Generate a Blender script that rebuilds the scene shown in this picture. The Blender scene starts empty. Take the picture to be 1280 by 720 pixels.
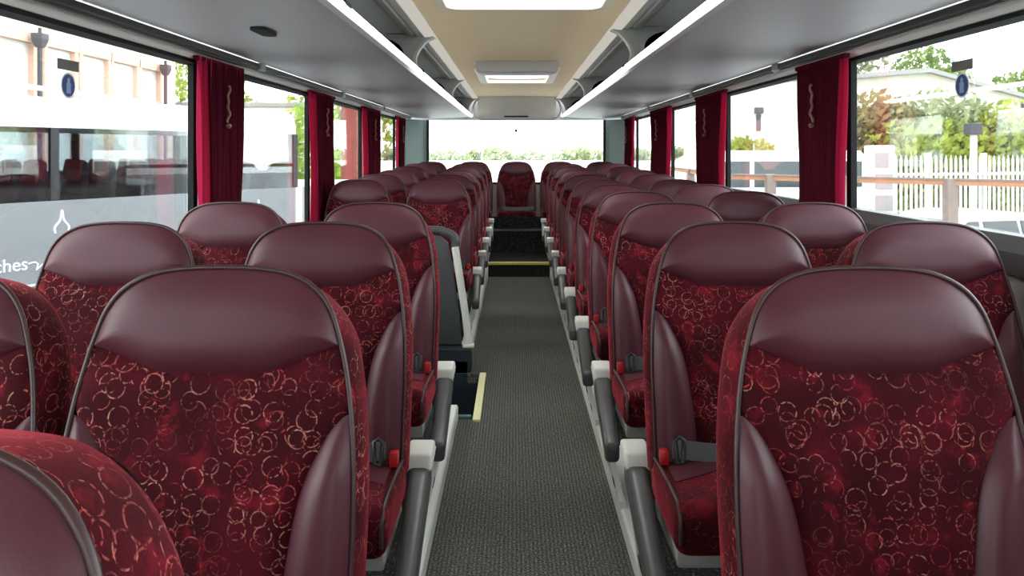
import bpy, bmesh, math, random
from mathutils import Vector, Matrix
random.seed(7)
SC = bpy.context.scene
COL = SC.collection
PI = math.pi
EYE = 1.17

# ------------------------------------------------------------------ materials
def new_mat(name):
    m = bpy.data.materials.new(name); m.use_nodes = True
    nt = m.node_tree; nt.nodes.clear()
    out = nt.nodes.new('ShaderNodeOutputMaterial')
    return m, nt, out

class N:
    """small node-graph helper"""
    def __init__(s, nt): s.nt = nt
    def node(s, t, **kw):
        n = s.nt.nodes.new(t)
        for k, v in kw.items(): setattr(n, k, v)
        return n
    def link(s, a, b): s.nt.links.new(a, b)
    def setin(s, inp, v):
        if hasattr(v, 'is_output'): s.link(v, inp)
        else: inp.default_value = v
    def math(s, op, a, b=None, c=None, clamp=False):
        n = s.node('ShaderNodeMath', operation=op); n.use_clamp = clamp
        s.setin(n.inputs[0], a)
        if b is not None: s.setin(n.inputs[1], b)
        if c is not None: s.setin(n.inputs[2], c)
        return n.outputs[0]
    def vmath(s, op, a, b):
        n = s.node('ShaderNodeVectorMath', operation=op)
        s.setin(n.inputs[0], a); s.setin(n.inputs[1], b)
        return n.outputs[0]
    def ramp(s, v, lo, hi):
        n = s.node('ShaderNodeMapRange'); n.interpolation_type = 'SMOOTHSTEP'
        s.setin(n.inputs['Value'], v); n.inputs['From Min'].default_value = lo; n.inputs['From Max'].default_value = hi
        return n.outputs[0]
    def mix(s, f, a, b):
        n = s.node('ShaderNodeMix', data_type='RGBA')
        s.setin(n.inputs[0], f)
        s.setin(n.inputs[6], a if hasattr(a, 'is_output') else (*a, 1)); s.setin(n.inputs[7], b if hasattr(b, 'is_output') else (*b, 1))
        return n.outputs[2]
    def noise(s, vec, scale, detail=3, dim='3D', rough=.5):
        n = s.node('ShaderNodeTexNoise', noise_dimensions=dim)
        if vec is not None: s.link(vec, n.inputs['Vector'])
        n.inputs['Scale'].default_value = scale; n.inputs['Detail'].default_value = detail; n.inputs['Roughness'].default_value = rough
        return n.outputs['Fac']
    def bump(s, h, strength, dist=.002):
        n = s.node('ShaderNodeBump'); n.inputs['Strength'].default_value = strength; n.inputs['Distance'].default_value = dist
        s.link(h, n.inputs['Height']); return n.outputs[0]

def principled(name, col, rough=.5, metal=0., spec=.5, noise=None, bump=None, sheen=None, coat=0.):
    m, nt, out = new_mat(name); g = N(nt)
    p = g.node('ShaderNodeBsdfPrincipled')
    p.inputs['Base Color'].default_value = (*col, 1)
    p.inputs['Roughness'].default_value = rough; p.inputs['Metallic'].default_value = metal
    p.inputs['Specular IOR Level'].default_value = spec
    p.inputs['Coat Weight'].default_value = coat
    tc = g.node('ShaderNodeTexCoord')
    if noise:
        sc, amt = noise
        f = g.noise(tc.outputs['Object'], sc, 4)
        c2 = tuple(max(0, c * (1 - amt)) for c in col); c3 = tuple(min(1, c * (1 + amt)) for c in col)
        g.link(g.mix(f, c2, c3), p.inputs['Base Color'])
    if bump:
        sc, st, di = bump
        g.link(g.bump(g.noise(tc.outputs['Object'], sc, 3), st, di), p.inputs['Normal'])
    if sheen:
        p.inputs['Sheen Weight'].default_value = sheen[0]; p.inputs['Sheen Tint'].default_value = (*sheen[1], 1); p.inputs['Sheen Roughness'].default_value = .35
    g.link(p.outputs[0], out.inputs[0])
    return m

def fabric_material():
    m, nt, out = new_mat('ring_moquette'); g = N(nt)
    p = g.node('ShaderNodeBsdfPrincipled')
    uv = g.node('ShaderNodeUVMap').outputs[0]
    oi = g.node('ShaderNodeObjectInfo')
    off = g.node('ShaderNodeCombineXYZ')
    g.link(g.math('MULTIPLY', oi.outputs['Random'], 37.0), off.inputs[0]); g.link(g.math('MULTIPLY', oi.outputs['Random'], 91.0), off.inputs[1])
    vec = g.vmath('ADD', uv, off.outputs[0])
    big = g.noise(vec, 9, 2, '2D')
    mid = g.noise(vec, 22, 3, '2D')
    fine = g.noise(vec, 420, 2, '2D')
    col = g.mix(g.ramp(big, .38, .68), (.040, .0015, .0048), (.082, .0028, .0095))
    col = g.mix(g.math('MULTIPLY', g.ramp(mid, .56, .76), .65), col, (.23, .008, .019))
    cluster = g.ramp(g.noise(g.vmath('ADD', vec, (7.7, 3.1, 0)), 7.5, 1, '2D'), .34, .58)
    for k, (sc, o, r0, r1, thr) in enumerate(((25.5, (0, 0, 0), .30, .10, .25), (29.0, (3.3, 8.1, 0), .31, .10, .42), (32.0, (9.2, 1.7, 0), .34, .06, .60))):
        vo = g.node('ShaderNodeTexVoronoi', voronoi_dimensions='2D', feature='F1')
        g.link(g.vmath('ADD', vec, o), vo.inputs['Vector']); vo.inputs['Scale'].default_value = sc; vo.inputs['Randomness'].default_value = .62
        sep = g.node('ShaderNodeSeparateColor'); g.link(vo.outputs['Color'], sep.inputs[0])
        rad = g.math('MULTIPLY_ADD', sep.outputs[0], r1, r0)
        d = g.math('ABSOLUTE', g.math('SUBTRACT', vo.outputs['Distance'], rad))
        ring = g.math('SUBTRACT', 1.0, g.ramp(d, .010, .038))
        dash = g.ramp(g.noise(g.vmath('ADD', vec, (k * 4.4, 2, 0)), 170, 2, '2D'), .40, .56)
        soft = g.math('MULTIPLY_ADD', g.noise(g.vmath('ADD', vec, (k * 1.4, 5, 0)), 30, 1, '2D'), 1.6, -.25, clamp=True)
        pres = g.ramp(sep.outputs[1], thr - .02, thr + .02)
        f = g.math('MULTIPLY', g.math('MULTIPLY', ring, dash), g.math('MULTIPLY', pres, soft))
        f = g.math('MULTIPLY', f, g.math('MULTIPLY_ADD', cluster, .75, .25))
        rc = g.mix(sep.outputs[2], (.56, .045, .06), (.68, .33, .25))
        col = g.mix(f, col, rc)
    col = g.mix(g.math('MULTIPLY', g.ramp(fine, .3, .7), .30), col, (.016, .0006, .002))
    g.link(col, p.inputs['Base Color'])
    p.inputs['Roughness'].default_value = .85; p.inputs['Specular IOR Level'].default_value = .15
    p.inputs['Sheen Weight'].default_value = .42; p.inputs['Sheen Tint'].default_value = (1, .09, .15, 1); p.inputs['Sheen Roughness'].default_value = .32
    g.link(g.bump(fine, .25, .001), p.inputs['Normal'])
    g.link(p.outputs[0], out.inputs[0])
    return m

def leather_material():
    m, nt, out = new_mat('maroon_leather'); g = N(nt)
    p = g.node('ShaderNodeBsdfPrincipled')
    tc = g.node('ShaderNodeTexCoord')
    f = g.noise(tc.outputs['Object'], 14, 3)
    g.link(g.mix(f, (.066, .0125, .0225), (.088, .018, .030)), p.inputs['Base Color'])
    p.inputs['Roughness'].default_value = .44; p.inputs['Specular IOR Level'].default_value = .42
    vo = g.node('ShaderNodeTexVoronoi'); vo.inputs['Scale'].default_value = 380; g.link(tc.outputs['Object'], vo.inputs['Vector'])
    g.link(g.bump(vo.outputs['Distance'], .10, .001), p.inputs['Normal'])
    g.link(p.outputs[0], out.inputs[0])
    return m

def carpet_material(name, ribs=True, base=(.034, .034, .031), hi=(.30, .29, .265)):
    m, nt, out = new_mat(name); g = N(nt)
    p = g.node('ShaderNodeBsdfPrincipled')
    tc = g.node('ShaderNodeTexCoord'); sp = g.node('ShaderNodeSeparateXYZ'); g.link(tc.outputs['Object'], sp.inputs[0])
    wob = g.math('MULTIPLY', g.noise(tc.outputs['Object'], 60, 2), .006)
    w = g.math('SINE', g.math('MULTIPLY', g.math('ADD', sp.outputs[0], wob), 2 * PI / .0125))
    rib = g.ramp(w, -.5, .9)
    sp2 = g.noise(tc.outputs['Object'], 170, 4, rough=.65)
    sp3 = g.noise(tc.outputs['Object'], 120, 2)
    fac = g.math('MULTIPLY', g.math('MULTIPLY_ADD', rib, .55 if ribs else .0, .45), g.ramp(sp2, .38, .68), clamp=True)
    col = g.mix(fac, base, hi)
    col = g.mix(g.math('MULTIPLY', g.ramp(sp3, .5, .75), .35), col, (.26, .25, .225))
    g.link(col, p.inputs['Base Color']); p.inputs['Roughness'].default_value = .95; p.inputs['Specular IOR Level'].default_value = .1
    g.link(g.bump(g.math('MULTIPLY', rib, sp2), .5, .004), p.inputs['Normal'])
    g.link(p.outputs[0], out.inputs[0]); return m

def glass_material(name, tint=(.93, .96, .95), refl=.5):
    m, nt, out = new_mat(name); g = N(nt)
    t = g.node('ShaderNodeBsdfTransparent'); t.inputs[0].default_value = (*tint, 1)
    gl = g.node('ShaderNodeBsdfGlossy'); gl.inputs['Roughness'].default_value = .01
    fr = g.node('ShaderNodeFresnel'); fr.inputs['IOR'].default_value = 1.45
    f = g.math('MULTIPLY', fr.outputs[0], refl)
    mx = g.node('ShaderNodeMixShader'); g.link(f, mx.inputs[0]); g.link(t.outputs[0], mx.inputs[1]); g.link(gl.outputs[0], mx.inputs[2])
    g.link(mx.outputs[0], out.inputs[0]); return m

def translucent_material(name, col):
    m, nt, out = new_mat(name); g = N(nt)
    t = g.node('ShaderNodeBsdfTranslucent'); t.inputs[0].default_value = (*col, 1)
    d = g.node('ShaderNodeBsdfDiffuse'); d.inputs[0].default_value = (*col, 1)
    mx = g.node('ShaderNodeMixShader'); mx.inputs[0].default_value = .25
    g.link(t.outputs[0], mx.inputs[1]); g.link(d.outputs[0], mx.inputs[2]); g.link(mx.outputs[0], out.inputs[0]); return m

def brick_material(name, c1, c2, mortar, scale=4.):
    m, nt, out = new_mat(name); g = N(nt)
    p = g.node('ShaderNodeBsdfPrincipled'); tc = g.node('ShaderNodeTexCoord')
    sp = g.node('ShaderNodeSeparateXYZ'); g.link(tc.outputs['Object'], sp.inputs[0])
    cb = g.node('ShaderNodeCombineXYZ'); g.link(g.math('ADD', sp.outputs[0], sp.outputs[1]), cb.inputs[0]); g.link(sp.outputs[2], cb.inputs[1])
    b = g.node('ShaderNodeTexBrick'); g.link(cb.outputs[0], b.inputs['Vector'])
    b.inputs['Color1'].default_value = (*c1, 1); b.inputs['Color2'].default_value = (*c2, 1); b.inputs['Mortar'].default_value = (*mortar, 1)
    b.inputs['Scale'].default_value = scale; b.inputs['Mortar Size'].default_value = .02
    g.link(b.outputs['Color'], p.inputs['Base Color']); p.inputs['Roughness'].default_value = .9
    g.link(p.outputs[0], out.inputs[0]); return m

def leaf_material(name, c1, c2):
    m, nt, out = new_mat(name); g = N(nt)
    tc = g.node('ShaderNodeTexCoord')
    col = g.mix(g.ramp(g.noise(tc.outputs['Object'], 2.2, 4), .35, .65), c1, c2)
    d = g.node('ShaderNodeBsdfDiffuse'); t = g.node('ShaderNodeBsdfTranslucent')
    g.link(col, d.inputs[0]); g.link(col, t.inputs[0])
    mx = g.node('ShaderNodeMixShader'); mx.inputs[0].default_value = .4
    g.link(d.outputs[0], mx.inputs[1]); g.link(t.outputs[0], mx.inputs[2]); g.link(mx.outputs[0], out.inputs[0]); return m

M = {}
M['fabric'] = fabric_material()
M['leather'] = leather_material()
M['piping'] = principled('piping_brown', (.045, .018, .020), .4)
M['shell'] = principled('dark_shell_plastic', (.03, .03, .032), .5)
M['arm_dark'] = principled('charcoal_armrest', (.060, .062, .066), .38, noise=(20, .1))
M['arm_cap'] = principled('light_grey_plastic', (.64, .65, .62), .42, noise=(12, .06))
M['leg'] = principled('grey_leg_enamel', (.43, .44, .44), .35)
M['belt'] = principled('belt_webbing', (.10, .105, .11), .5, bump=(600, .3, .001))
M['belt_dark'] = principled('belt_black', (.02, .02, .022), .4)
M['red_button'] = principled('red_buckle_plastic', (.40, .010, .010), .35)
M['carpet'] = carpet_material('ribbed_carpet')
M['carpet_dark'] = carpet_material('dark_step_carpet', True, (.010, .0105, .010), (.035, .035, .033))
M['edge'] = principled('pale_floor_edge', (.78, .79, .76), .45, noise=(9, .10))
M['navy'] = principled('navy_stair_vinyl', (.011, .022, .032), .55, noise=(40, .15))
M['teal_edge'] = principled('teal_edge', (.045, .10, .125), .5)
M['yellow'] = principled('yellow_nosing', (.72, .66, .16), .6, noise=(50, .12))
M['yellow_pale'] = principled('pale_yellow_nosing', (.80, .78, .42), .6, noise=(60, .1))
M['ceiling'] = principled('beige_headlining', (.88, .73, .48), .8, noise=(6, .05))
M['rack'] = principled('grey_rack_panel', (.50, .49, .515), .48, noise=(7, .04))
M['rack_in'] = principled('rack_interior_grey', (.50, .54, .53), .6)
M['duct'] = principled('rack_duct_grey', (.36, .375, .365), .5)
M['bracket'] = principled('rack_bracket_grey', (.30, .32, .31), .45)
M['bracket_edge'] = principled('bracket_pale_edge', (.42, .43, .41), .4)
M['white_trim'] = principled('white_glossy_trim', (.80, .80, .76), .28, coat=.3)
M['pale_strip'] = principled('pale_header_strip', (.82, .82, .77), .45)
M['rubber'] = principled('black_rubber', (.014, .016, .017), .75, spec=.2)
M['rail'] = principled('curtain_track_brown', (.035, .031, .030), .5)
M['wall_grey'] = principled('grey_wall_panel', (.46, .465, .45), .55, noise=(8, .05))
M['wall_dark'] = principled('dark_sill', (.06, .062, .064), .45)
M['teal'] = principled('teal_corner_panel', (.16, .23, .22), .55)
def cloth_material(name, c1, c2, tr, tcol):
    m, nt, out = new_mat(name); g = N(nt); tc = g.node('ShaderNodeTexCoord')
    col = g.mix(g.noise(tc.outputs['Object'], 30, 3), c1, c2)
    d = g.node('ShaderNodeBsdfDiffuse'); t = g.node('ShaderNodeBsdfTranslucent'); g.link(col, d.inputs[0]); t.inputs[0].default_value = (*tcol, 1)
    sh = g.node('ShaderNodeBsdfSheen'); sh.inputs[0].default_value = (.12, .015, .03, 1); sh.inputs['Roughness'].default_value = .4
    mx = g.node('ShaderNodeMixShader'); mx.inputs[0].default_value = tr; g.link(d.outputs[0], mx.inputs[1]); g.link(t.outputs[0], mx.inputs[2])
    ad = g.node('ShaderNodeAddShader'); g.link(mx.outputs[0], ad.inputs[0]); g.link(sh.outputs[0], ad.inputs[1])
    g.link(ad.outputs[0], out.inputs[0]); return m
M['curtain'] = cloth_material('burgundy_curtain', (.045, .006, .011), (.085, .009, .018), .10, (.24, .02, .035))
M['curtain_lit'] = cloth_material('pink_curtain_lining', (.28, .016, .05), (.36, .022, .07), .35, (.75, .07, .19))  # brighter copy of the curtain cloth, window light painted into its colour
M['cord'] = principled('tan_curtain_cord', (.30, .13, .11), .7)
def emission_material(name, col, strength):
    m, nt, out = new_mat(name); g = N(nt)
    e = g.node('ShaderNodeEmission'); e.inputs[0].default_value = (*col, 1); e.inputs[1].default_value = strength
    g.link(e.outputs[0], out.inputs[0]); return m
M['lip_lamp'] = emission_material('lip_lamp_strip', (1, .97, .92), 3.3)
M['coving_glow'] = emission_material('coving_glow_finish', (1, .95, .84), .28)  # reflected brightness put into the coving as weak glow; it is no lamp
M['glass'] = glass_material('window_glass')
M['hatch_pane'] = translucent_material('hatch_pane', (.92, .91, .86))
M['cream'] = principled('cream_plastic', (.70, .66, .52), .45)
M['panel_dark'] = principled('charcoal_partition', (.060, .066, .070), .42, noise=(15, .08))
M['pole'] = principled('white_pole', (.72, .72, .68), .3)
M['sticker_blue'] = principled('blue_sticker', (.02, .055, .22), .5)
M['sticker_light'] = principled('pale_blue_print', (.25, .36, .60), .5)
M['sticker_white'] = principled('white_sticker_border', (.8, .8, .82), .5)
M['sticker_grey'] = principled('grey_sticker', (.13, .13, .12), .5)
M['metal'] = principled('brushed_metal', (.55, .55, .55), .35, metal=.8)

# ------------------------------------------------------------------ mesh builder
class MB:
    def __init__(s): s.v = []; s.f = []; s.uv = []; s.mi = []
    def add(s, pts, faces, uvs=None, mi=0):
        b = len(s.v)
        s.v.extend([tuple(p) for p in pts])
        s.uv.extend(uvs if uvs else [(p[0] + p[1] * .3, p[2] + p[1]) for p in s.v[b:]])
        s.f.extend([tuple(i + b for i in f) for f in faces]); s.mi.extend([mi] * len(faces))
    def grid(s, rows, uvs=None, mi=0, flip=False, closed=False):
        nr, nc = len(rows), len(rows[0]); fs = []
        for i in range(nr - 1):
            for j in range(nc if closed else nc - 1):
                k = (j + 1) % nc
                q = (i * nc + j, i * nc + k, (i + 1) * nc + k, (i + 1) * nc + j)
                fs.append(q[::-1] if flip else q)
        s.add([p for r in rows for p in r], fs, [u for r in uvs for u in r] if uvs else None, mi)
    def box(s, lo, hi, bev=0., seg=2, mi=0, mat=None):
        bm = bmesh.new(); bmesh.ops.create_cube(bm, size=1)
        for v in bm.verts:
            v.co = Vector(((lo[i] + hi[i]) / 2 + v.co[i] * (hi[i] - lo[i]) for i in range(3)))
        if bev > 0: bmesh.ops.bevel(bm, geom=bm.edges[:], offset=bev, segments=seg, profile=.6, affect='EDGES')
        s.bm(bm, mi, mat)
    def bm(s, bm, mi=0, mat=None):
        if mat is not None: bmesh.ops.transform(bm, matrix=mat, verts=bm.verts)
        bm.verts.index_update()
        s.add([v.co[:] for v in bm.verts], [[v.index for v in f.verts] for f in bm.faces], None, mi); bm.free()
    def hull(s, a, b, bev=0., seg=2, mi=0):
        """8-corner solid between two quads a and b (lists of 4 points)"""
        bm = bmesh.new()
        va = [bm.verts.new(p) for p in a]; vb = [bm.verts.new(p) for p in b]
        bm.faces.new(va[::-1]); bm.faces.new(vb)
        for i in range(4): bm.faces.new((va[i], va[(i + 1) % 4], vb[(i + 1) % 4], vb[i]))
        bmesh.ops.recalc_face_normals(bm, faces=bm.faces)
        if bev > 0: bmesh.ops.bevel(bm, geom=bm.edges[:], offset=bev, segments=seg, profile=.6, affect='EDGES')
        s.bm(bm, mi)
    def prism(s, poly, axis, lo, hi, bev=0., mi=0):
        """polygon extruded along an axis; poly gives the other two coordinates in order"""
        def P(a, b, t):
            return {'x': (t, a, b), 'y': (a, t, b), 'z': (a, b, t)}[axis]
        bm = bmesh.new()
        A = [bm.verts.new(P(a, b, lo)) for a, b in poly]; B = [bm.verts.new(P(a, b, hi)) for a, b in poly]
        f1 = bm.faces.new(A[::-1]); f2 = bm.faces.new(B); n = len(poly)
        for i in range(n): bm.faces.new((A[i], A[(i + 1) % n], B[(i + 1) % n], B[i]))
        bmesh.ops.recalc_face_normals(bm, faces=bm.faces)
        if bev > 0: bmesh.ops.bevel(bm, geom=[e for e in bm.edges if e in set(f1.edges) | set(f2.edges)], offset=bev, segments=2, profile=.6, affect='EDGES')
        s.bm(bm, mi)
    def tube(s, path, r, n=8, mi=0, caps=True):
        path = [Vector(p) for p in path]; rows = []
        up = Vector((0, 0, 1)); prev = None
        for i, p in enumerate(path):
            t = (path[min(i + 1, len(path) - 1)] - path[max(i - 1, 0)]).normalized()
            if prev is None:
                a = t.cross(up)
                if a.length < 1e-3: a = t.cross(Vector((1, 0, 0)))
            else:
                a = prev - t * prev.dot(t)
            a.normalize(); prev = a.copy(); b = t.cross(a)
            rr = r[i] if isinstance(r, (list, tuple)) else r
            rows.append([p + a * (rr * math.cos(2 * PI * k / n)) + b * (rr * math.sin(2 * PI * k / n)) for k in range(n)])
        s.grid(rows, closed=True)
        if caps:
            base = len(s.v) - len(path) * n
            s.f.append(tuple(range(base, base + n))[::-1]); s.mi.append(mi)
            s.f.append(tuple(range(len(s.v) - n, len(s.v)))); s.mi.append(mi)
    def cyl(s, c0, c1, r, n=20, mi=0): s.tube([c0, c1], r, n, mi)
    def build(s, name, mats, parent=None, smooth=None, loc=None):
        me = bpy.data.meshes.new(name); me.from_pydata(s.v, [], s.f)
        if not isinstance(mats, (list, tuple)): mats = [mats]
        for m in mats: me.materials.append(m)
        me.polygons.foreach_set('material_index', s.mi)
        uvl = me.uv_layers.new(name='UVMap'); li = [0] * len(me.loops); me.loops.foreach_get('vertex_index', li)
        flat = []
        for i in li: flat.extend(s.uv[i])
        uvl.data.foreach_set('uv', flat)
        me.update()
        if smooth is not None:
            me.polygons.foreach_set('use_smooth', [True] * len(me.polygons))
            me.set_sharp_from_angle(angle=math.radians(smooth))
        o = bpy.data.objects.new(name, me); COL.objects.link(o)
        if parent is not None: o.parent = parent
        if loc is not None: o.location = loc
        return o

def tag(o, label=None, cat=None, group=None, kind=None):
    if label: o['label'] = label
    if cat: o['category'] = cat
    if group: o['group'] = group
    if kind: o['kind'] = kind
    return o
def thing(name, label, cat, loc=(0, 0, 0), rz=0., group=None):
    o = bpy.data.objects.new(name, None); COL.objects.link(o); o.empty_display_size = .1
    o.location = loc; o.rotation_euler = (0, 0, rz)
    return tag(o, label, cat, group)
def struct(mb, name, mats, smooth=None, parent=None):
    o = mb.build(name, mats, parent, smooth)
    if parent is None: o['kind'] = 'structure'
    return o
def copy_tree(o, parent=None):
    c = o.copy(); COL.objects.link(c); c.parent = parent
    for ch in list(o.children): copy_tree(ch, c)
    return c
def interp(xs, ys, x):
    if x <= xs[0]: return ys[0]
    for i in range(len(xs) - 1):
        if x <= xs[i + 1]:
            t = (x - xs[i]) / (xs[i + 1] - xs[i]); return ys[i] + (ys[i + 1] - ys[i]) * t
    return ys[-1]
def catmull(pts, sub):
    out = []
    for i in range(len(pts) - 1):
        p0 = pts[max(i - 1, 0)]; p1 = pts[i]; p2 = pts[i + 1]; p3 = pts[min(i + 2, len(pts) - 1)]
        for k in range(sub):
            t = k / sub
            out.append(tuple(.5 * (2 * p1[a] + (p2[a] - p0[a]) * t + (2 * p0[a] - 5 * p1[a] + 4 * p2[a] - p3[a]) * t * t + (3 * p1[a] - p0[a] - 3 * p2[a] + p3[a]) * t ** 3) for a in range(len(p1))))
    out.append(tuple(pts[-1])); return out

# ------------------------------------------------------------------ bus shell dimensions
XL, XR = -1.25, 1.29          # side walls
XC = .03                      # centre line
YF, YB = -4.6, 9.40           # front and rear walls
ZS, ZW = .955, 1.515          # window bottom and top
PLAT = .06                    # seat platform height
AL, AR = -.25, .336           # aisle edges
def zplat(y): return PLAT + .07 * max(0., min(1., (y - 5.2) / 3.7))

# ------------------------------------------------------------------ floor
SY0, SY1, SX = 3.52, 4.22, -.17      # stairwell opening
mb = MB()
mb.box((AL, YF, -.05), (AR, SY0, 0)); mb.box((SX, SY0, -.05), (AR, SY1, 0)); mb.box((AL, SY1, -.05), (AR, 7.5, 0))
struct(mb, 'floor', M['carpet'])
mb = MB(); mb.box((AL, 7.5, -.05), (AR, 8.27, .13), .006)
struct(mb, 'floor_step_lower', [M['carpet_dark']])
mb = MB(); mb.box((AL, 8.27, -.05), (AR, 8.72, .36), .006)
struct(mb, 'floor_step_upper', [M['carpet_dark']])
mb = MB(); mb.box((AL, 8.72, -.05), (AR, YB, .40), .004); mb.box((AL, 8.555, .355), (AR, 8.575, .478), .004); mb.box((XL, 8.80, .10), (AL, YB, .40)); mb.box((AR, 8.80, .10), (XR, YB, .40))
struct(mb, 'floor_bench_plinth', [M['carpet_dark']])
mb = MB(); mb.box((AL + .003, 7.488, .112), (AR - .003, 7.53, .137), .004); tag(struct(mb, 'trim_1', M['yellow']), 'yellow nosing along the rear aisle step')
mb = MB(); mb.box((AL + .003, 8.262, .35), (AR - .003, 8.285, .366), .004); mb.box((AL + .003, 8.70, .362), (AR - .003, 8.725, .372), .004)
struct(mb, 'trim_2', M['arm_dark'])
def platform(x0, x1, y0, y1, name):
    mb = MB(); ys = [y0] + [y for y in (5.2, 6.4, 7.6, 8.9) if y0 < y < y1] + [y1]
    rows = [[(x0, y, -.05), (x0, y, zplat(y)), (x1, y, zplat(y)), (x1, y, -.05)] for y in ys]
    mb.grid(rows, closed=True)
    mb.f.append((3, 2, 1, 0)); mb.mi.append(0); n = len(mb.v); mb.f.append((n - 4, n - 3, n - 2, n - 1)); mb.mi.append(0)
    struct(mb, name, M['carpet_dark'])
platform(AR, XR, YF, YB, 'floor_right_platform')
platform(XL, AL, YF, SY0 - .02, 'floor_left_platform_front')
platform(XL, AL, SY1 + .02, YB, 'floor_left_platform_rear')
def edge_strip(x, sgn, y0, y1, name):
    """pale aluminium edge that caps the platform beside the aisle"""
    mb = MB(); ys = [y0] + [y for y in (5.2, 6.4, 7.6, 8.9) if y0 < y < y1] + [y1]
    rows = []
    for y in ys:
        z = zplat(y)
        rows.append([(x - sgn * .004, y, .0), (x - sgn * .004, y, z - .006), (x + sgn * .002, y, z + .004), (x + sgn * .055, y, z + .004), (x + sgn * .055, y, z - .004), (x + sgn * .002, y, z - .01), (x + sgn * .001, y, 0)])
    mb.grid(rows, closed=True)
    struct(mb, name, M['edge'])
edge_strip(AR, 1, YF, 8.7, 'trim_3')
edge_strip(AL, -1, YF, SY0 - .02, 'trim_4'); edge_strip(AL, -1, SY1 + .02, 8.7, 'trim_5')
# stairwell
mb = MB()
mb.box((-.45, SY0, -.26), (SX, SY1, -.22)); mb.box((-.75, SY0, -.50), (-.45, SY1, -.46)); mb.box((XL, SY0, -.74), (-.75, SY1, -.70))
mb.box((-.452, SY0, -.46), (-.448, SY1, -.222)); mb.box((-.752, SY0, -.70), (-.748, SY1, -.462))
mb.box((SX - .006, SY0, -.26), (SX, SY1, -.004))
mb.box((XL, SY0 - .02, -.74), (SX, SY0 - .001, .0)); mb.box((XL, SY1 + .001, -.74), (SX, SY1 + .02, -.001))
struct(mb, 'floor_stairwell', M['navy'])
mb = MB(); mb.box((XL, SY0 - .018, .0), (SX - .02, SY0 + .012, .012), .003); struct(mb, 'trim_6', M['teal_edge'])
mb = MB(); mb.box((SX - .012, SY0 - .05, -.01), (SX + .022, SY1 - .01, .010), .003); tag(struct(mb, 'trim_7', M['yellow_pale']), 'pale yellow edge of the stairwell')
mb = MB(); mb.box((XL, SY1 + .02, -.05), (AL + .02, SY1 + .13, .125), .006); struct(mb, 'trim_8', M['navy'])

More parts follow.
